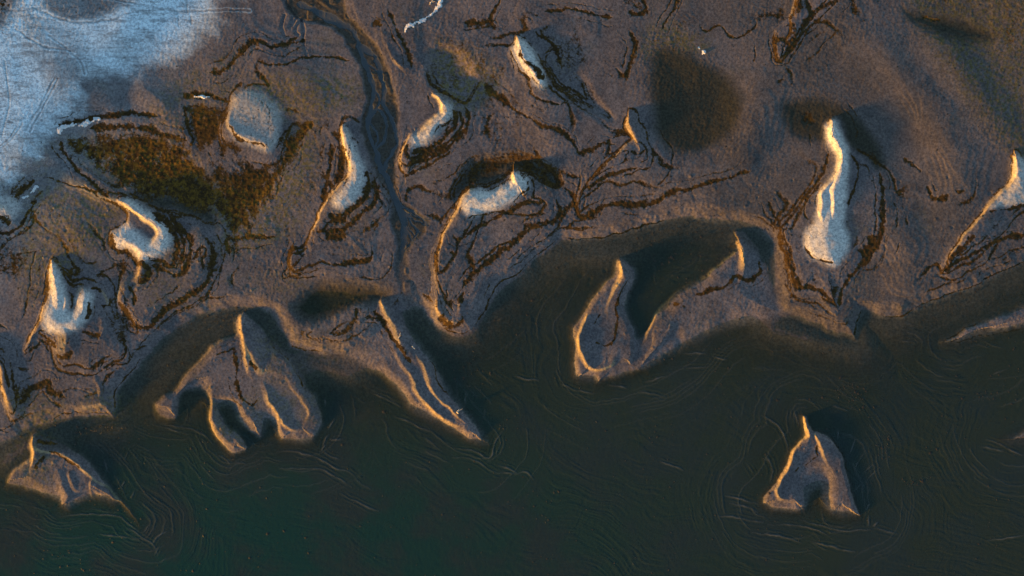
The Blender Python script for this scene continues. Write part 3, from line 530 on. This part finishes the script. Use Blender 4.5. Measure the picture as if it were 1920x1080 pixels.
# small relief: grain, wind-combed ripples, lumps
dry_or_sunlit = sst(-0.12, 0.12, H)
GRAIN = 0.012*vn(PX, PY, 3.1, 80) + 0.016*vn(PX*0.92+PY*0.38, PY*0.92-PX*0.38, 4.0, 81, 9.0) + 0.006*vn(PX, PY, 8, 82) + 0.008*vn(PX, PY, 22, 83)
fine = (gx[1:]-gx[:-1]); fm = np.ones((NY, NX)); fm[:, :] = sst(6, 2, np.gradient(gx))[None, :]*sst(6, 2, np.gradient(gy))[:, None]
GRAIN = GRAIN*fm
GRAIN *= 0.40*(1 - 0.25*PALE)*(0.45+0.55*dry_or_sunlit)*np.clip(.62+1.2*fbm(PX, PY, 90, 85), .12, 1.5)*(1-.72*PALE)
H += GRAIN
H -= 0.022*sst(.3, .9, ALG)*(1-sst(0, 8, -SHORE))
H += 0.03*np.clip(ALG, 0, 1)*np.maximum(0, vn(PX, PY, 5, 87))*fm

ZW = 0.0
XW, YW = (PX-960)*S, (540-PY)*S

# ------------------------------------------------------------------ materials
def nodes(name):
    m = bpy.data.materials.new(name); m.use_nodes = True
    t = m.node_tree; t.nodes.clear(); return m, t
class T:
    def __init__(s, t): s.t = t
    def n(s, typ, **kw):
        x = s.t.nodes.new(typ)
        for k, v in kw.items():
            if k.startswith('i_'): x.inputs[int(k[2:]) if k[2:].isdigit() else k[2:].replace('_', ' ')].default_value = v
            else: setattr(x, k, v)
        return x
    def l(s, a, b): s.t.links.new(a, b)
    def mix(s, fac, a, b):
        x = s.t.nodes.new('ShaderNodeMix'); x.data_type = 'RGBA'
        for sock, v in ((x.inputs[0], fac), (x.inputs[6], a), (x.inputs[7], b)):
            if hasattr(v, 'is_linked'): s.l(v, sock)
            else: sock.default_value = v
        return x.outputs[2]
    def math(s, op, a, b=0.0, clamp=False):
        x = s.t.nodes.new('ShaderNodeMath'); x.operation = op; x.use_clamp = clamp
        for sock, v in ((x.inputs[0], a), (x.inputs[1], b)):
            if hasattr(v, 'is_linked'): s.l(v, sock)
            else: sock.default_value = v
        return x.outputs[0]
    def noise(s, scale, detail=3.0, rough=0.6):
        g = s.t.nodes.new('ShaderNodeNewGeometry'); x = s.t.nodes.new('ShaderNodeTexNoise')
        x.inputs['Scale'].default_value = scale; x.inputs['Detail'].default_value = detail; x.inputs['Roughness'].default_value = rough
        s.l(g.outputs['Position'], x.inputs['Vector']); return x.outputs[0]
    def ramp(s, v, a, b):
        x = s.t.nodes.new('ShaderNodeMapRange'); x.interpolation_type = 'SMOOTHSTEP'
        x.inputs[1].default_value, x.inputs[2].default_value = a, b
        s.l(v, x.inputs[0]); return x.outputs[0]

C4 = lambda r, g, b: (r, g, b, 1.0)
MUD, MUD2, PALEC, ALGC, ALGC2, SILTC, FROSTC, OLV = C4(.178,.152,.152), C4(.120,.106,.110), C4(.60,.58,.55), C4(.042,.025,.010), C4(.150,.086,.014), C4(.050,.046,.033), C4(.74,.88,.97), C4(.165,.130,.055)

def sand_material():
    m, t = nodes("sand"); k = T(t)
    a = k.n('ShaderNodeAttribute', attribute_name='mask'); s = k.n('ShaderNodeSeparateColor'); k.l(a.outputs['Color'], s.inputs[0])
    b = k.n('ShaderNodeAttribute', attribute_name='tint'); s2 = k.n('ShaderNodeSeparateColor'); k.l(b.outputs['Color'], s2.inputs[0])
    pale, alg, silt = s.outputs; frost, olive, dry_or_sunlit = s2.outputs
    c = k.mix(k.ramp(k.math('ADD', k.math('MULTIPLY', k.noise(0.11, 4, .65), .65), k.math('MULTIPLY', k.noise(0.9, 4), .35)), .40, .60), MUD, MUD2)
    c = k.mix(k.math('MULTIPLY', k.ramp(k.noise(2.6, 5, .7), .42, .62), olive), c, OLV)
    c = k.mix(dry_or_sunlit, c, C4(.36,.275,.160))  # ochre on sun-facing crest sides: warm light put into the colour
    c = k.mix(pale, c, PALEC)
    g0 = k.n('ShaderNodeNewGeometry'); mp = k.n('ShaderNodeMapping'); mp.inputs['Rotation'].default_value = (0, 0, -.9); mp.inputs['Scale'].default_value = (.35, 1.8, 1); k.l(g0.outputs['Position'], mp.inputs['Vector'])
    stn = k.n('ShaderNodeTexNoise', i_Scale=1.1, i_Detail=7.0, i_Roughness=.78); k.l(mp.outputs[0], stn.inputs['Vector'])
    frost = k.math('MULTIPLY', frost, k.math('ADD', .42, k.ramp(stn.outputs[0], .36, .62), True))
    fr = k.math('MULTIPLY', frost, k.math('ADD', .55, k.ramp(k.noise(2.2, 7, .8), .34, .58), True))
    c = k.mix(fr, c, FROSTC)
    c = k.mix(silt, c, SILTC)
    # speckled algae: the denser the mat, the lower the noise threshold
    nz = k.math('ADD', k.math('MULTIPLY', k.noise(4.6, 6, .82), .75), k.math('MULTIPLY', k.noise(1.4, 4, .6), .25))
    f = k.math('MULTIPLY', k.math('ADD', k.math('MULTIPLY', k.math('SUBTRACT', nz, .5), 2.6), k.math('SUBTRACT', alg, .55)), 5.0, True)
    ac = k.mix(k.math('MULTIPLY', k.ramp(k.noise(2.4, 6, .75), .42, .58), k.math('ADD', .25, k.math('MULTIPLY', olive, .6))), ALGC, ALGC2)
    c = k.mix(f, c, ac)
    dk = k.math('MULTIPLY', k.ramp(k.noise(4.0, 5, .8), .585, .66), k.math('SUBTRACT', 1.0, k.math('ADD', pale, frost), True))
    c = k.mix(k.math('MULTIPLY', dk, .55), c, C4(.05,.042,.036))
    # grain of the sand
    g = k.ramp(k.noise(4.2, 5, .85), .34, .66)
    mm = k.n('ShaderNodeMix', data_type='RGBA', blend_type='MULTIPLY'); mm.inputs[0].default_value = 1.0
    k.l(c, mm.inputs[6]); k.l(k.mix(g, C4(.58,.58,.60), C4(1.42,1.40,1.36)), mm.inputs[7])
    p = k.n('ShaderNodeBsdfPrincipled'); k.l(mm.outputs[2], p.inputs['Base Color'])
    p.inputs['Roughness'].default_value = .75; p.inputs['Specular IOR Level'].default_value = .08
    bp = k.n('ShaderNodeBump', i_Strength=.2, i_Distance=.03); k.l(k.noise(6.5, 5, .7), bp.inputs['Height']); k.l(bp.outputs[0], p.inputs['Normal'])
    o = k.n('ShaderNodeOutputMaterial'); k.l(p.outputs[0], o.inputs[0]); return m
SAND = sand_material()

def water_material(name, col, kd, rough, full):
    m, t = nodes(name); k = T(t)
    a = k.n('ShaderNodeAttribute', attribute_name='water'); s = k.n('ShaderNodeSeparateColor'); k.l(a.outputs['Color'], s.inputs[0])
    depth, foam, murk = s.outputs
    op = k.math('SUBTRACT', 1.0, k.math('POWER', 2.718, k.math('MULTIPLY', depth, -kd)), True)
    op = k.math('MULTIPLY', op, full)
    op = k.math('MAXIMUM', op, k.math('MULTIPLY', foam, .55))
    c = k.mix(murk, col[0], col[1])
    c = k.mix(k.ramp(k.noise(.16, 4), .4, .65), c, col[2])
    c = k.mix(foam, c, C4(.22,.20,.19))  # paler ripple lines, painted to imitate sunlit crests
    p = k.n('ShaderNodeBsdfPrincipled'); k.l(c, p.inputs['Base Color']); p.inputs['Roughness'].default_value = rough; p.inputs['IOR'].default_value = 1.33
    bp = k.n('ShaderNodeBump', i_Strength=.10, i_Distance=.03); k.l(k.noise(3.0, 4, .6), bp.inputs['Height']); k.l(bp.outputs[0], p.inputs['Normal'])
    tr = k.n('ShaderNodeBsdfTransparent'); tr.inputs[0].default_value = C4(.86,.92,.88)
    mx = k.n('ShaderNodeMixShader'); k.l(op, mx.inputs[0]); k.l(tr.outputs[0], mx.inputs[1]); k.l(p.outputs[0], mx.inputs[2])
    o = k.n('ShaderNodeOutputMaterial'); k.l(mx.outputs[0], o.inputs[0]); return m
LAKEW = water_material("lake water", (C4(.033,.048,.034), C4(.011,.056,.045), C4(.030,.047,.043)), 3.2, .30, .97)
CREEKW = water_material("creek water", (C4(.092,.100,.108), C4(.092,.100,.108), C4(.075,.085,.095)), 30.0, .22, .9)

def plain(name, a, b, sc, rough=.8, bump=.3):
    m, t = nodes(name); k = T(t)
    p = k.n('ShaderNodeBsdfPrincipled'); k.l(k.mix(k.ramp(k.noise(sc, 5, .7), .35, .65), a, b), p.inputs['Base Color']); p.inputs['Roughness'].default_value = rough
    bp = k.n('ShaderNodeBump', i_Strength=bump, i_Distance=.04); k.l(k.noise(sc*2, 4, .7), bp.inputs['Height']); k.l(bp.outputs[0], p.inputs['Normal'])
    o = k.n('ShaderNodeOutputMaterial'); k.l(p.outputs[0], o.inputs[0]); return m
FOAM = plain("foam", C4(.55,.58,.62), C4(.82,.82,.80), 5, .7)
WEED = plain("seaweed", C4(.010,.009,.006), C4(.030,.020,.008), 6, .6)
WOOD = plain("driftwood", C4(.40,.36,.30), C4(.62,.58,.52), 8, .8)

# ------------------------------------------------------------------ meshes cut from the survey
def mesh_of(name, cells, Z, mat, attrs, origin=(0,0,0)):
    """cells: boolean (NY-1, NX-1)"""
    jj, ii = np.nonzero(cells)
    if len(jj) == 0: return None
    v00 = jj*NX+ii; quads = np.stack([v00+NX, v00+NX+1, v00+1, v00], 1)
    used, inv = np.unique(quads, return_inverse=True); inv = inv.reshape(-1)
    co = np.empty((len(used), 3), np.float32)
    co[:,0] = XW.ravel()[used]-origin[0]; co[:,1] = YW.ravel()[used]-origin[1]; co[:,2] = Z.ravel()[used]-origin[2]
    me = bpy.data.meshes.new(name); nq = len(jj)
    me.vertices.add(len(used)); me.vertices.foreach_set('co', co.ravel())
    me.loops.add(nq*4); me.loops.foreach_set('vertex_index', inv.astype(np.int32))
    me.polygons.add(nq); me.polygons.foreach_set('loop_start', np.arange(0, nq*4, 4, dtype=np.int32))
    me.update(calc_edges=True); me.shade_flat()
    for an, arrs in attrs.items():
        at = me.attributes.new(an, 'FLOAT_COLOR', 'POINT'); buf = np.ones((len(used), 4), np.float32)
        for q, arr in enumerate(arrs): buf[:, q] = arr.ravel()[used]
        at.data.foreach_set('color', buf.ravel())
    me.materials.append(mat)
    o = bpy.data.objects.new(name, me); scene.collection.objects.link(o); o.location = origin
    return o

cx = 0.5*(gx[1:]+gx[:-1]); cy = 0.5*(gy[1:]+gy[:-1])
def cells_of(field): return 0.25*(field[1:,1:]+field[1:,:-1]+field[:-1,1:]+field[:-1,:-1])
ATT = dict(mask=(PALE, ALG, SILT), tint=(FROST, OLIVE, SUN_SIDE))
OWNER = np.zeros((NY-1, NX-1), np.int32)
for i, m in enumerate(MOUNDS):
    w, d, _, _ = poly_field(m['outline'], 6)
    full = np.full((NY, NX), -9.0); full[w] = d
    OWNER[(cells_of(full) > 0) & (OWNER == 0)] = i+1
def mask_poly(pts, X=None, Y=None):
    w, d, _, _ = poly_field(pts, 6, X, Y); full = np.full((NY, NX), -9.0); full[w] = d; return cells_of(full) > 0
def mask_line(pts, wd):
    w, d, _, _ = line_field(pts, wd+6); full = np.full((NY, NX), 99.0); full[w] = d; return cells_of(full) < wd

for i, m in enumerate(MOUNDS):
    own = OWNER == i+1
    P = np.array(m['outline']); c0 = P.mean(0)
    org = ((c0[0]-960)*S, (540-c0[1])*S, 0.0)
    parts = []
    if m['cap']:
        cm = mask_poly(m['cap'], WX, WY) & own; parts.append(('crest', cm)); own = own & ~cm
    for lv in m['levees']:
        lm = mask_line(lv, 8.5) & own; parts.append(('levee', lm)); own = own & ~lm
    if m['ridge'] is not None and not m['cap']:
        rm = mask_line(m['ridge'], 10) & own; parts.append(('ridge', rm)); own = own & ~rm
    if parts:
        root = bpy.data.objects.new('sand_mound', None); scene.collection.objects.link(root); root.location = org; root.empty_display_size = .5
        parts.insert(0, ('apron', own))
    else: root = mesh_of('sand_mound', own, H, SAND, ATT, org)
    root['label'] = m['label']; root['category'] = 'sand mound'; root['group'] = 'sand mounds on the mud flat'; root['kind'] = 'thing'
    for nm, cm in parts:
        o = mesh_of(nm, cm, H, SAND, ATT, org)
        if o: o.parent = root; o.location = (0,0,0)
ground_cells = OWNER == 0
# the flat keeps running under the mounds, a little lower
UNDER = np.minimum(H, 0.05) - 0.15
frost_cells = mask_poly(FR[1:-1] if False else FR, WX, WY) & ground_cells if False else None
full = np.full((NY, NX), -9.0); w, d, _, _ = poly_field(FR, 6, WX, WY, smooth=False); full[w] = d
fc = (cells_of(full) > 0) & ground_cells
cc = (cells_of(CRK) > 0) & ground_cells & (cy[:, None] < 585)
am = (mask_poly([(134,262),(180,248),(260,250),(330,270),(366,286),(398,300),(400,268),(362,250),(352,194),(424,194),(416,240),(420,276),(472,298),(510,312),(530,292),(542,258),(566,230),(584,236),(552,292),(522,340),(500,372),(482,404),(436,470),(418,440),(402,405),(370,400),(330,388),(270,364),(220,342),(172,320),(146,292)], WX, WY)) & ground_cells & ~fc
bed = (cells_of(SHORE) < 0) & ground_cells & ~cc & ~fc & ~am
rest = ground_cells & ~fc & ~cc & ~am & ~bed
def struct(o, kind='structure', label=None, cat=None):
    if o is None: return
    o['kind'] = kind
    if label: o['label'] = label; o['category'] = cat
struct(mesh_of('mud_flat', rest, H, SAND, ATT), label='wet grey-brown mud flat with dark algae bands', cat='mud flat')
struct(mesh_of('frost_field', fc, H, SAND, ATT), label='blue-white frosted ground with faint tyre tracks in the top left corner', cat='frosted ground')
struct(mesh_of('creek_bed', cc, H, SAND, ATT), label='dark bed of the braided creek running down from the top', cat='creek bed')
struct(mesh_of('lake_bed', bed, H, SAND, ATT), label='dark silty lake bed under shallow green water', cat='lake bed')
struct(mesh_of('algae_mat', am, H, SAND, ATT), 'stuff', 'dark brown olive algae mat filling the hollow at upper left', 'algae mat')

# ------------------------------------------------------------------ water: lake, pools, creek strands
RIP = np.zeros((NY, NX)); RIPLIT = np.zeros((NY, NX))  # ripple height, and the light painted along ripple lines
D = -SHORE.copy()
for m in MOUNDS:
    w, d, _, _ = poly_field(m['outline'], 170); D[w] = np.minimum(D[w], -d)
D = np.clip(D, -20, 4000)
ph = D + 16*vn(PX, PY, 90, 91) + 8*vn(PX, PY, 36, 92)
ph2 = PY*0.9 - PX*0.28 + 26*vn(PX, PY, 120, 93) + 8*vn(PX, PY, 40, 94)
wgt = sst(170, 60, D)
lake_open = sst(-2, 18, D)*fm
tg = PX*.8 + PY*.6
RIP += 0.0085*vn(ph, tg, 3.4, 88, 60)*(.45+.55*wgt)*sst(-.7, .5, vn(PX, PY, 75, 95))*lake_open
RIP += 0.006*vn(ph2, PX*.9-PY*.3, 3.4, 89, 26)*(1-0.6*wgt)*sst(-.6, .5, vn(PX, PY, 70, 96))*lake_open
RIP += 0.003*vn(ph2 + 10*vn(PX, PY, 25, 100), PX*.9-PY*.3, 9, 86, 60)*lake_open
RIP += 0.3*(0.006*vn(PX*.88+PY*.47, PY*.88-PX*.47, 3.4, 97, 7.5) + 0.006*vn(PX*.94-PY*.34, PY*.94+PX*.34, 4.2, 98, 8))*lake_open
LINES = [[(113,970),(150,965),(190,965),(225,970),(245,985),(265,1000)],[(240,990),(262,1002),(285,1020),(296,1042)],[(268,998),(285,980)],[(285,1020),(300,1003),(316,994)],[(180,1000),(220,1004),(262,1012)],[(290,1040),(302,1025)],[(300,1056),(316,1045)],[(195,860),(201,882)],[(232,862),(240,846)],[(230,912),(236,900)],[(245,932),(252,920)],[(220,746),(230,730),(241,726)],[(214,786),(238,765)],
 [(400,850),(420,858),(436,874)],[(432,880),(446,868),(462,870)],[(300,795),(340,800),(380,815),(402,836)],[(312,802),(352,814)],[(507,850),(540,845),(570,850),(600,862),(625,875),(655,885),(675,905),(695,915)],[(525,880),(560,878),(600,880),(640,900),(660,912)],[(640,925),(680,945),(712,958)],[(605,845),(620,855),(638,861)],[(690,733),(720,745),(752,763)],[(740,780),(765,790),(785,802),(812,810)],[(850,840),(890,845),(918,858),(926,840),(932,824),(946,804)],[(850,858),(890,862),(920,880),(950,888),(975,892)],[(930,870),(950,878),(970,890)],[(612,764),(609,748)],[(618,802),(630,784)],[(600,846),(612,832)],[(620,822),(642,822)],[(606,835),(618,812)],[(857,746),(855,722)],[(872,762),(874,735)],[(902,792),(909,768)],
 [(1430,778),(1460,800),(1475,830),(1478,850)],[(1436,850),(1448,880),(1444,902)],[(1490,768),(1498,800)],[(1572,822),(1573,804)],[(1592,852),(1598,832),(1605,820)],[(1600,882),(1612,860),(1623,848)],[(1618,888),(1640,869)],[(1626,898),(1648,882)],[(1600,922),(1612,908)],[(1628,986),(1630,964)],[(1635,988),(1647,980)],[(1622,957),(1632,943)],[(1440,985),(1480,985),(1520,990),(1545,1000),(1562,1012)],[(1410,998),(1450,1004),(1480,1010),(1502,1019)],[(1500,975),(1540,985),(1580,995),(1640,993)],[(1520,1015),(1560,1025),(1602,1036)],[(1640,990),(1684,1001)],[(1850,822),(1890,840),(1924,856)],[(1840,836),(1880,846)],[(1850,1015),(1890,1010),(1924,1004)],[(1420,960),(1400,950),(1370,945)],[(1360,930),(1390,936),(1420,945)],[(1350,968),(1390,972),(1430,980)],
 [(1280,664),(1300,662),(1326,663)],[(1210,716),(1230,708),(1252,705)],[(1052,720),(1080,730),(1112,736)],[(1140,722),(1175,726)],[(1200,736),(1230,738),(1248,744)],[(1440,600),(1480,605),(1520,622),(1560,642),(1600,668)],[(1440,610),(1470,616),(1510,634)],[(1688,608),(1716,611),(1726,620)],[(1690,624),(1716,628),(1730,640)],[(1690,640),(1715,644)],[(1340,670),(1365,675)],[(900,600),(930,585),(960,570)],[(900,612),(930,600),(958,590)],[(905,592),(925,570),(945,558)],[(966,705),(985,712),(1010,712)],[(1000,900),(985,885),(965,892)],[(1290,690),(1330,688)],[(1240,865),(1280,880)],[(1400,870),(1415,890)],[(1860,700),(1890,690)],[(1560,760),(1590,770)]]
for pts in LINES:
    w, d, s, t = line_field(pts, 26); tap = np.sin(np.clip(t, .04, .96)*math.pi)**.6
    br = 0.55+0.45*vn(PX[w], PY[w], 12, 99)
    sdl = np.where(s > 0, d, -d); RIP[w] += .012*np.cos(sdl*2*math.pi/7.5)*np.exp(-(d/11)**2)*tap; put_max(RIP, w, 0.030*sst(3.0, .2, d)*tap*br); put_max(RIPLIT, w, 0.62*sst(1.7, .4, d)*tap*br)
DS = D + 20*vn(PX, PY, 130, 91) + 6*vn(PX, PY, 55, 92)
for q, L in enumerate(range(12, 150, 7)):
    gt = sst(.18, .5, vn(tg, D*.3+40*q, 52, 400+q))*sst(150, 40, D)*lake_open
    ar = np.exp(-((DS-L)/1.35)**2)*gt
    RIP += .012*ar; RIPLIT = np.maximum(RIPLIT, .13*ar)
ZWAT = ZW + RIP
MURK = sst(650, 1050, PY)*sst(1700, 500, PX) 
DEPTH = np.maximum(0, ZW - H)
lake = (cells_of(H) < ZW+.06) & (cells_of(SHORE) < 14) & (cells_of(D) > -14)
struct(mesh_of('lake_water', lake, ZWAT, LAKEW, dict(water=(DEPTH, RIPLIT, MURK))), label='dark green rippled shallow lake water', cat='water')
POOLS = [("oval dark pool left of the creek mouth", (538,518,732,615), .09)]
for lab, (x0,y0,x1,y1), lv in POOLS:
    box = (cx[None,:] > x0) & (cx[None,:] < x1) & (cy[:,None] > y0) & (cy[:,None] < y1)
    pc = box & (cells_of(H) < lv+.04) & (OWNER == 0) & ~cc
    struct(mesh_of('pool_water', pc, np.full((NY, NX), lv) + .002*vn(PX, PY, 6, 97), LAKEW, dict(water=(np.maximum(0, lv-H), RIPLIT*0, MURK))), label=lab, cat='water')
crk = (cells_of(STR) > .12) & (cy[:,None] < 600) & (OWNER == 0)
bedz = H + 0.10
zc = fbm(PX, PY, 60, 120)*0.0 + np.where(STR > 0, H - GRAIN + .035*STR, H)
struct(mesh_of('creek_water', crk, zc, CREEKW, dict(water=(.16*STR, RIPLIT*0, MURK))), label='slate-blue braided strands of creek water', cat='water')

# ------------------------------------------------------------------ foam, driftwood, seaweed
def height_at(px, py):
    i = np.clip(np.searchsorted(gx, px), 0, NX-1); j = np.clip(np.searchsorted(gy, py), 0, NY-1); return H[j, i]
def foam(label, pts, wd):
    w, d, s, t = line_field(pts, wd+8, WX, WY)
    full = np.full((NY, NX), 99.0); full[w] = d/np.maximum(.2, wd*(.6+.7*vn(PX[w], PY[w], 7, 130)+.5*vn(PX[w], PY[w], 3.2, 131)))
    cells = cells_of(full) < 1
    o = mesh_of('foam_patch', cells, H + .05*np.clip(1.15-full, 0, 1)+.012+.02*vn(PX, PY, 3, 133)*(full < 1), FOAM, {})
    if o: o['label'] = label; o['category'] = 'foam'; o['group'] = 'white foam patches on the mud'; o['kind'] = 'thing'
foam("long ragged streak of white foam near the top edge, right of the creek", [(762,55),(775,48),(790,41),(805,34),(815,25),(822,14),(826,2)], 5)
foam("white foam tongue on the corner of the algae hollow below the frost", [(114,247),(126,240),(142,236),(158,237),(168,231),(188,227)], 5)
foam("thin white foam thread above the algae hollow, left of the round mesa", [(362,183),(376,181),(390,183),(402,182)], 2.6)
foam("short white foam line beside the low mound at the left edge", [(46,374),(56,366),(66,356),(74,350)], 3)
foam("tiny white foam dab on the rim of the round dark pool", [(1312,92),(1318,97),(1321,101)], 4.6)

def stick(label, a, b, r, lift=.05):
    za = height_at(*a); zb = height_at(*b)
    A_, B_ = Vector(((a[0]-960)*S, (540-a[1])*S, max(za, 0)+lift)), Vector(((b[0]-960)*S, (540-b[1])*S, max(zb, 0)+lift))
    ax = (B_-A_); ux = ax.normalized(); vx = ux.orthogonal().normalized(); wx = ux.cross(vx)
    vs_, fs = [], []; rn = random.Random(int(a[0])); N = 7; K = 8
    for q in range(N):
        t = q/(N-1); c = A_ + ax*t + vx*rn.uniform(-1, 1)*r*.6 + wx*rn.uniform(-1, 1)*r*.6; rr = r*(1-.55*t)*rn.uniform(.85, 1.15)
        for u in range(K):
            an = 2*math.pi*u/K; vs_.append(tuple(c - A_ + vx*math.cos(an)*rr + wx*math.sin(an)*rr))
    for q in range(N-1):
        for u in range(K): fs.append((q*K+u, q*K+(u+1) % K, (q+1)*K+(u+1) % K, (q+1)*K+u))
    fs += [tuple(range(K))[::-1], tuple(range((N-1)*K, N*K))]
    # a broken twig stub
    b0 = len(vs_); c = ax*.45; tip = c + (vx*.8+ux*.6)*r*6
    for u in range(5):
        an = 2*math.pi*u/5; vs_.append(tuple(c + ux*math.cos(an)*r*.45 + wx*math.sin(an)*r*.45))
    vs_.append(tuple(tip)); fs += [(b0+u, b0+(u+1) % 5, b0+5) for u in range(5)]
    me = bpy.data.meshes.new('driftwood_stick'); me.from_pydata(vs_, [], fs); me.materials.append(WOOD)
    o = bpy.data.objects.new('driftwood_stick', me); scene.collection.objects.link(o); o.location = A_
    o['label'] = label; o['category'] = 'driftwood'; o['group'] = 'driftwood sticks'; o['kind'] = 'thing'
stick("thin tan driftwood stick leaning near the head of the diagonal mound", (747,635), (752,624), .045)
stick("short white driftwood stick on the right slope of the diagonal mound", (773,649), (778,655), .075)
stick("stubby white driftwood piece on the lower rail of the diagonal mound", (857,774), (860,768), .10)
stick("bleached white driftwood stick beside the foam streak at the top edge", (806,9), (812,1), .08)

rn = np.random.RandomState(11)
N0 = 100000
sx = rn.uniform(-60, 1980, N0); sy = rn.uniform(-40, 1120, N0)
ii = np.clip(np.searchsorted(gx, sx), 0, NX-1); jj = np.clip(np.searchsorted(gy, sy), 0, NY-1)
cl = vn(sx, sy, 40, 140)
pr = np.where(SHORE[jj, ii] > 0, (.05 + .30*ALG[jj, ii])*(1-FROST[jj, ii]), .015 + .05*sst(.2, .8, cl) + .14*ALG[jj, ii])*(1-.55*PALE[jj, ii])*np.where(STR[jj, ii] > .3, 0, 1)
# clusters of weed showing through the water
for (qx, qy, rx, ry, am_) in ((1290,470,90,50,.45),(1230,490,22,14,1),(430,600,80,30,.5),(175,800,60,14,.8),(135,835,12,8,.9),(1600,740,34,22,.6),(1780,560,60,25,.25),(850,680,12,14,1),(870,690,40,30,.35),(1655,840,12,22,.7),(1715,900,24,12,.5),(150,1060,36,10,.6),(120,1040,30,14,.3),(1860,745,30,10,.4),(960,315,60,18,.6),(1900,730,60,40,.15)):
    pr = np.maximum(pr, am_*np.exp(-((sx-qx)/rx)**2-((sy-qy)/ry)**2))
keep = rn.rand(N0) < pr*.85
sx, sy, ii, jj = sx[keep], sy[keep], ii[keep], jj[keep]
sz = np.where(SHORE[jj, ii] < 10, np.maximum(H[jj, ii], ZW+.012), H[jj, ii])
M_ = len(sx); rad = S*rn.gamma(3.0, .42, M_).clip(.5, 4.0)
vtx = np.empty((M_, 8, 3), np.float32)
ang0 = rn.rand(M_)*6.28; asp = rn.uniform(.45, 1, M_)
for u in range(6):
    an = ang0 + u*math.pi/3; r_ = rad*rn.uniform(.6, 1.25, M_)
    x_, y_ = np.cos(u*math.pi/3)*r_, np.sin(u*math.pi/3)*r_*asp
    vtx[:, u, 0] = (sx-960)*S + x_*np.cos(ang0) - y_*np.sin(ang0); vtx[:, u, 1] = (540-sy)*S + x_*np.sin(ang0) + y_*np.cos(ang0); vtx[:, u, 2] = sz - .01
vtx[:, 6, 0] = (sx-960)*S; vtx[:, 6, 1] = (540-sy)*S; vtx[:, 6, 2] = sz + rad*.07 + .004
vtx[:, 7] = vtx[:, 6]; vtx[:, 7, 2] = sz - .04
tri = np.array([(u, (u+1) % 6, 6) for u in range(6)] + [((u+1) % 6, u, 7) for u in range(6)], np.int32)
F = (tri[None] + (np.arange(M_, dtype=np.int32)*8)[:, None, None]).reshape(-1)
me = bpy.data.meshes.new('seaweed'); me.vertices.add(M_*8); me.vertices.foreach_set('co', vtx.reshape(-1))
me.loops.add(len(F)); me.loops.foreach_set('vertex_index', F); me.polygons.add(len(F)//3); me.polygons.foreach_set('loop_start', np.arange(0, len(F), 3, dtype=np.int32))
me.update(calc_edges=True); me.shade_flat(); me.materials.append(WEED)
o = bpy.data.objects.new('seaweed', me); scene.collection.objects.link(o)
struct(o, 'stuff', 'tiny dark scraps of seaweed strewn over mud and shallows', 'seaweed')
print("verts", NX*NY, "weed", M_, "H", H.min(), H.max())
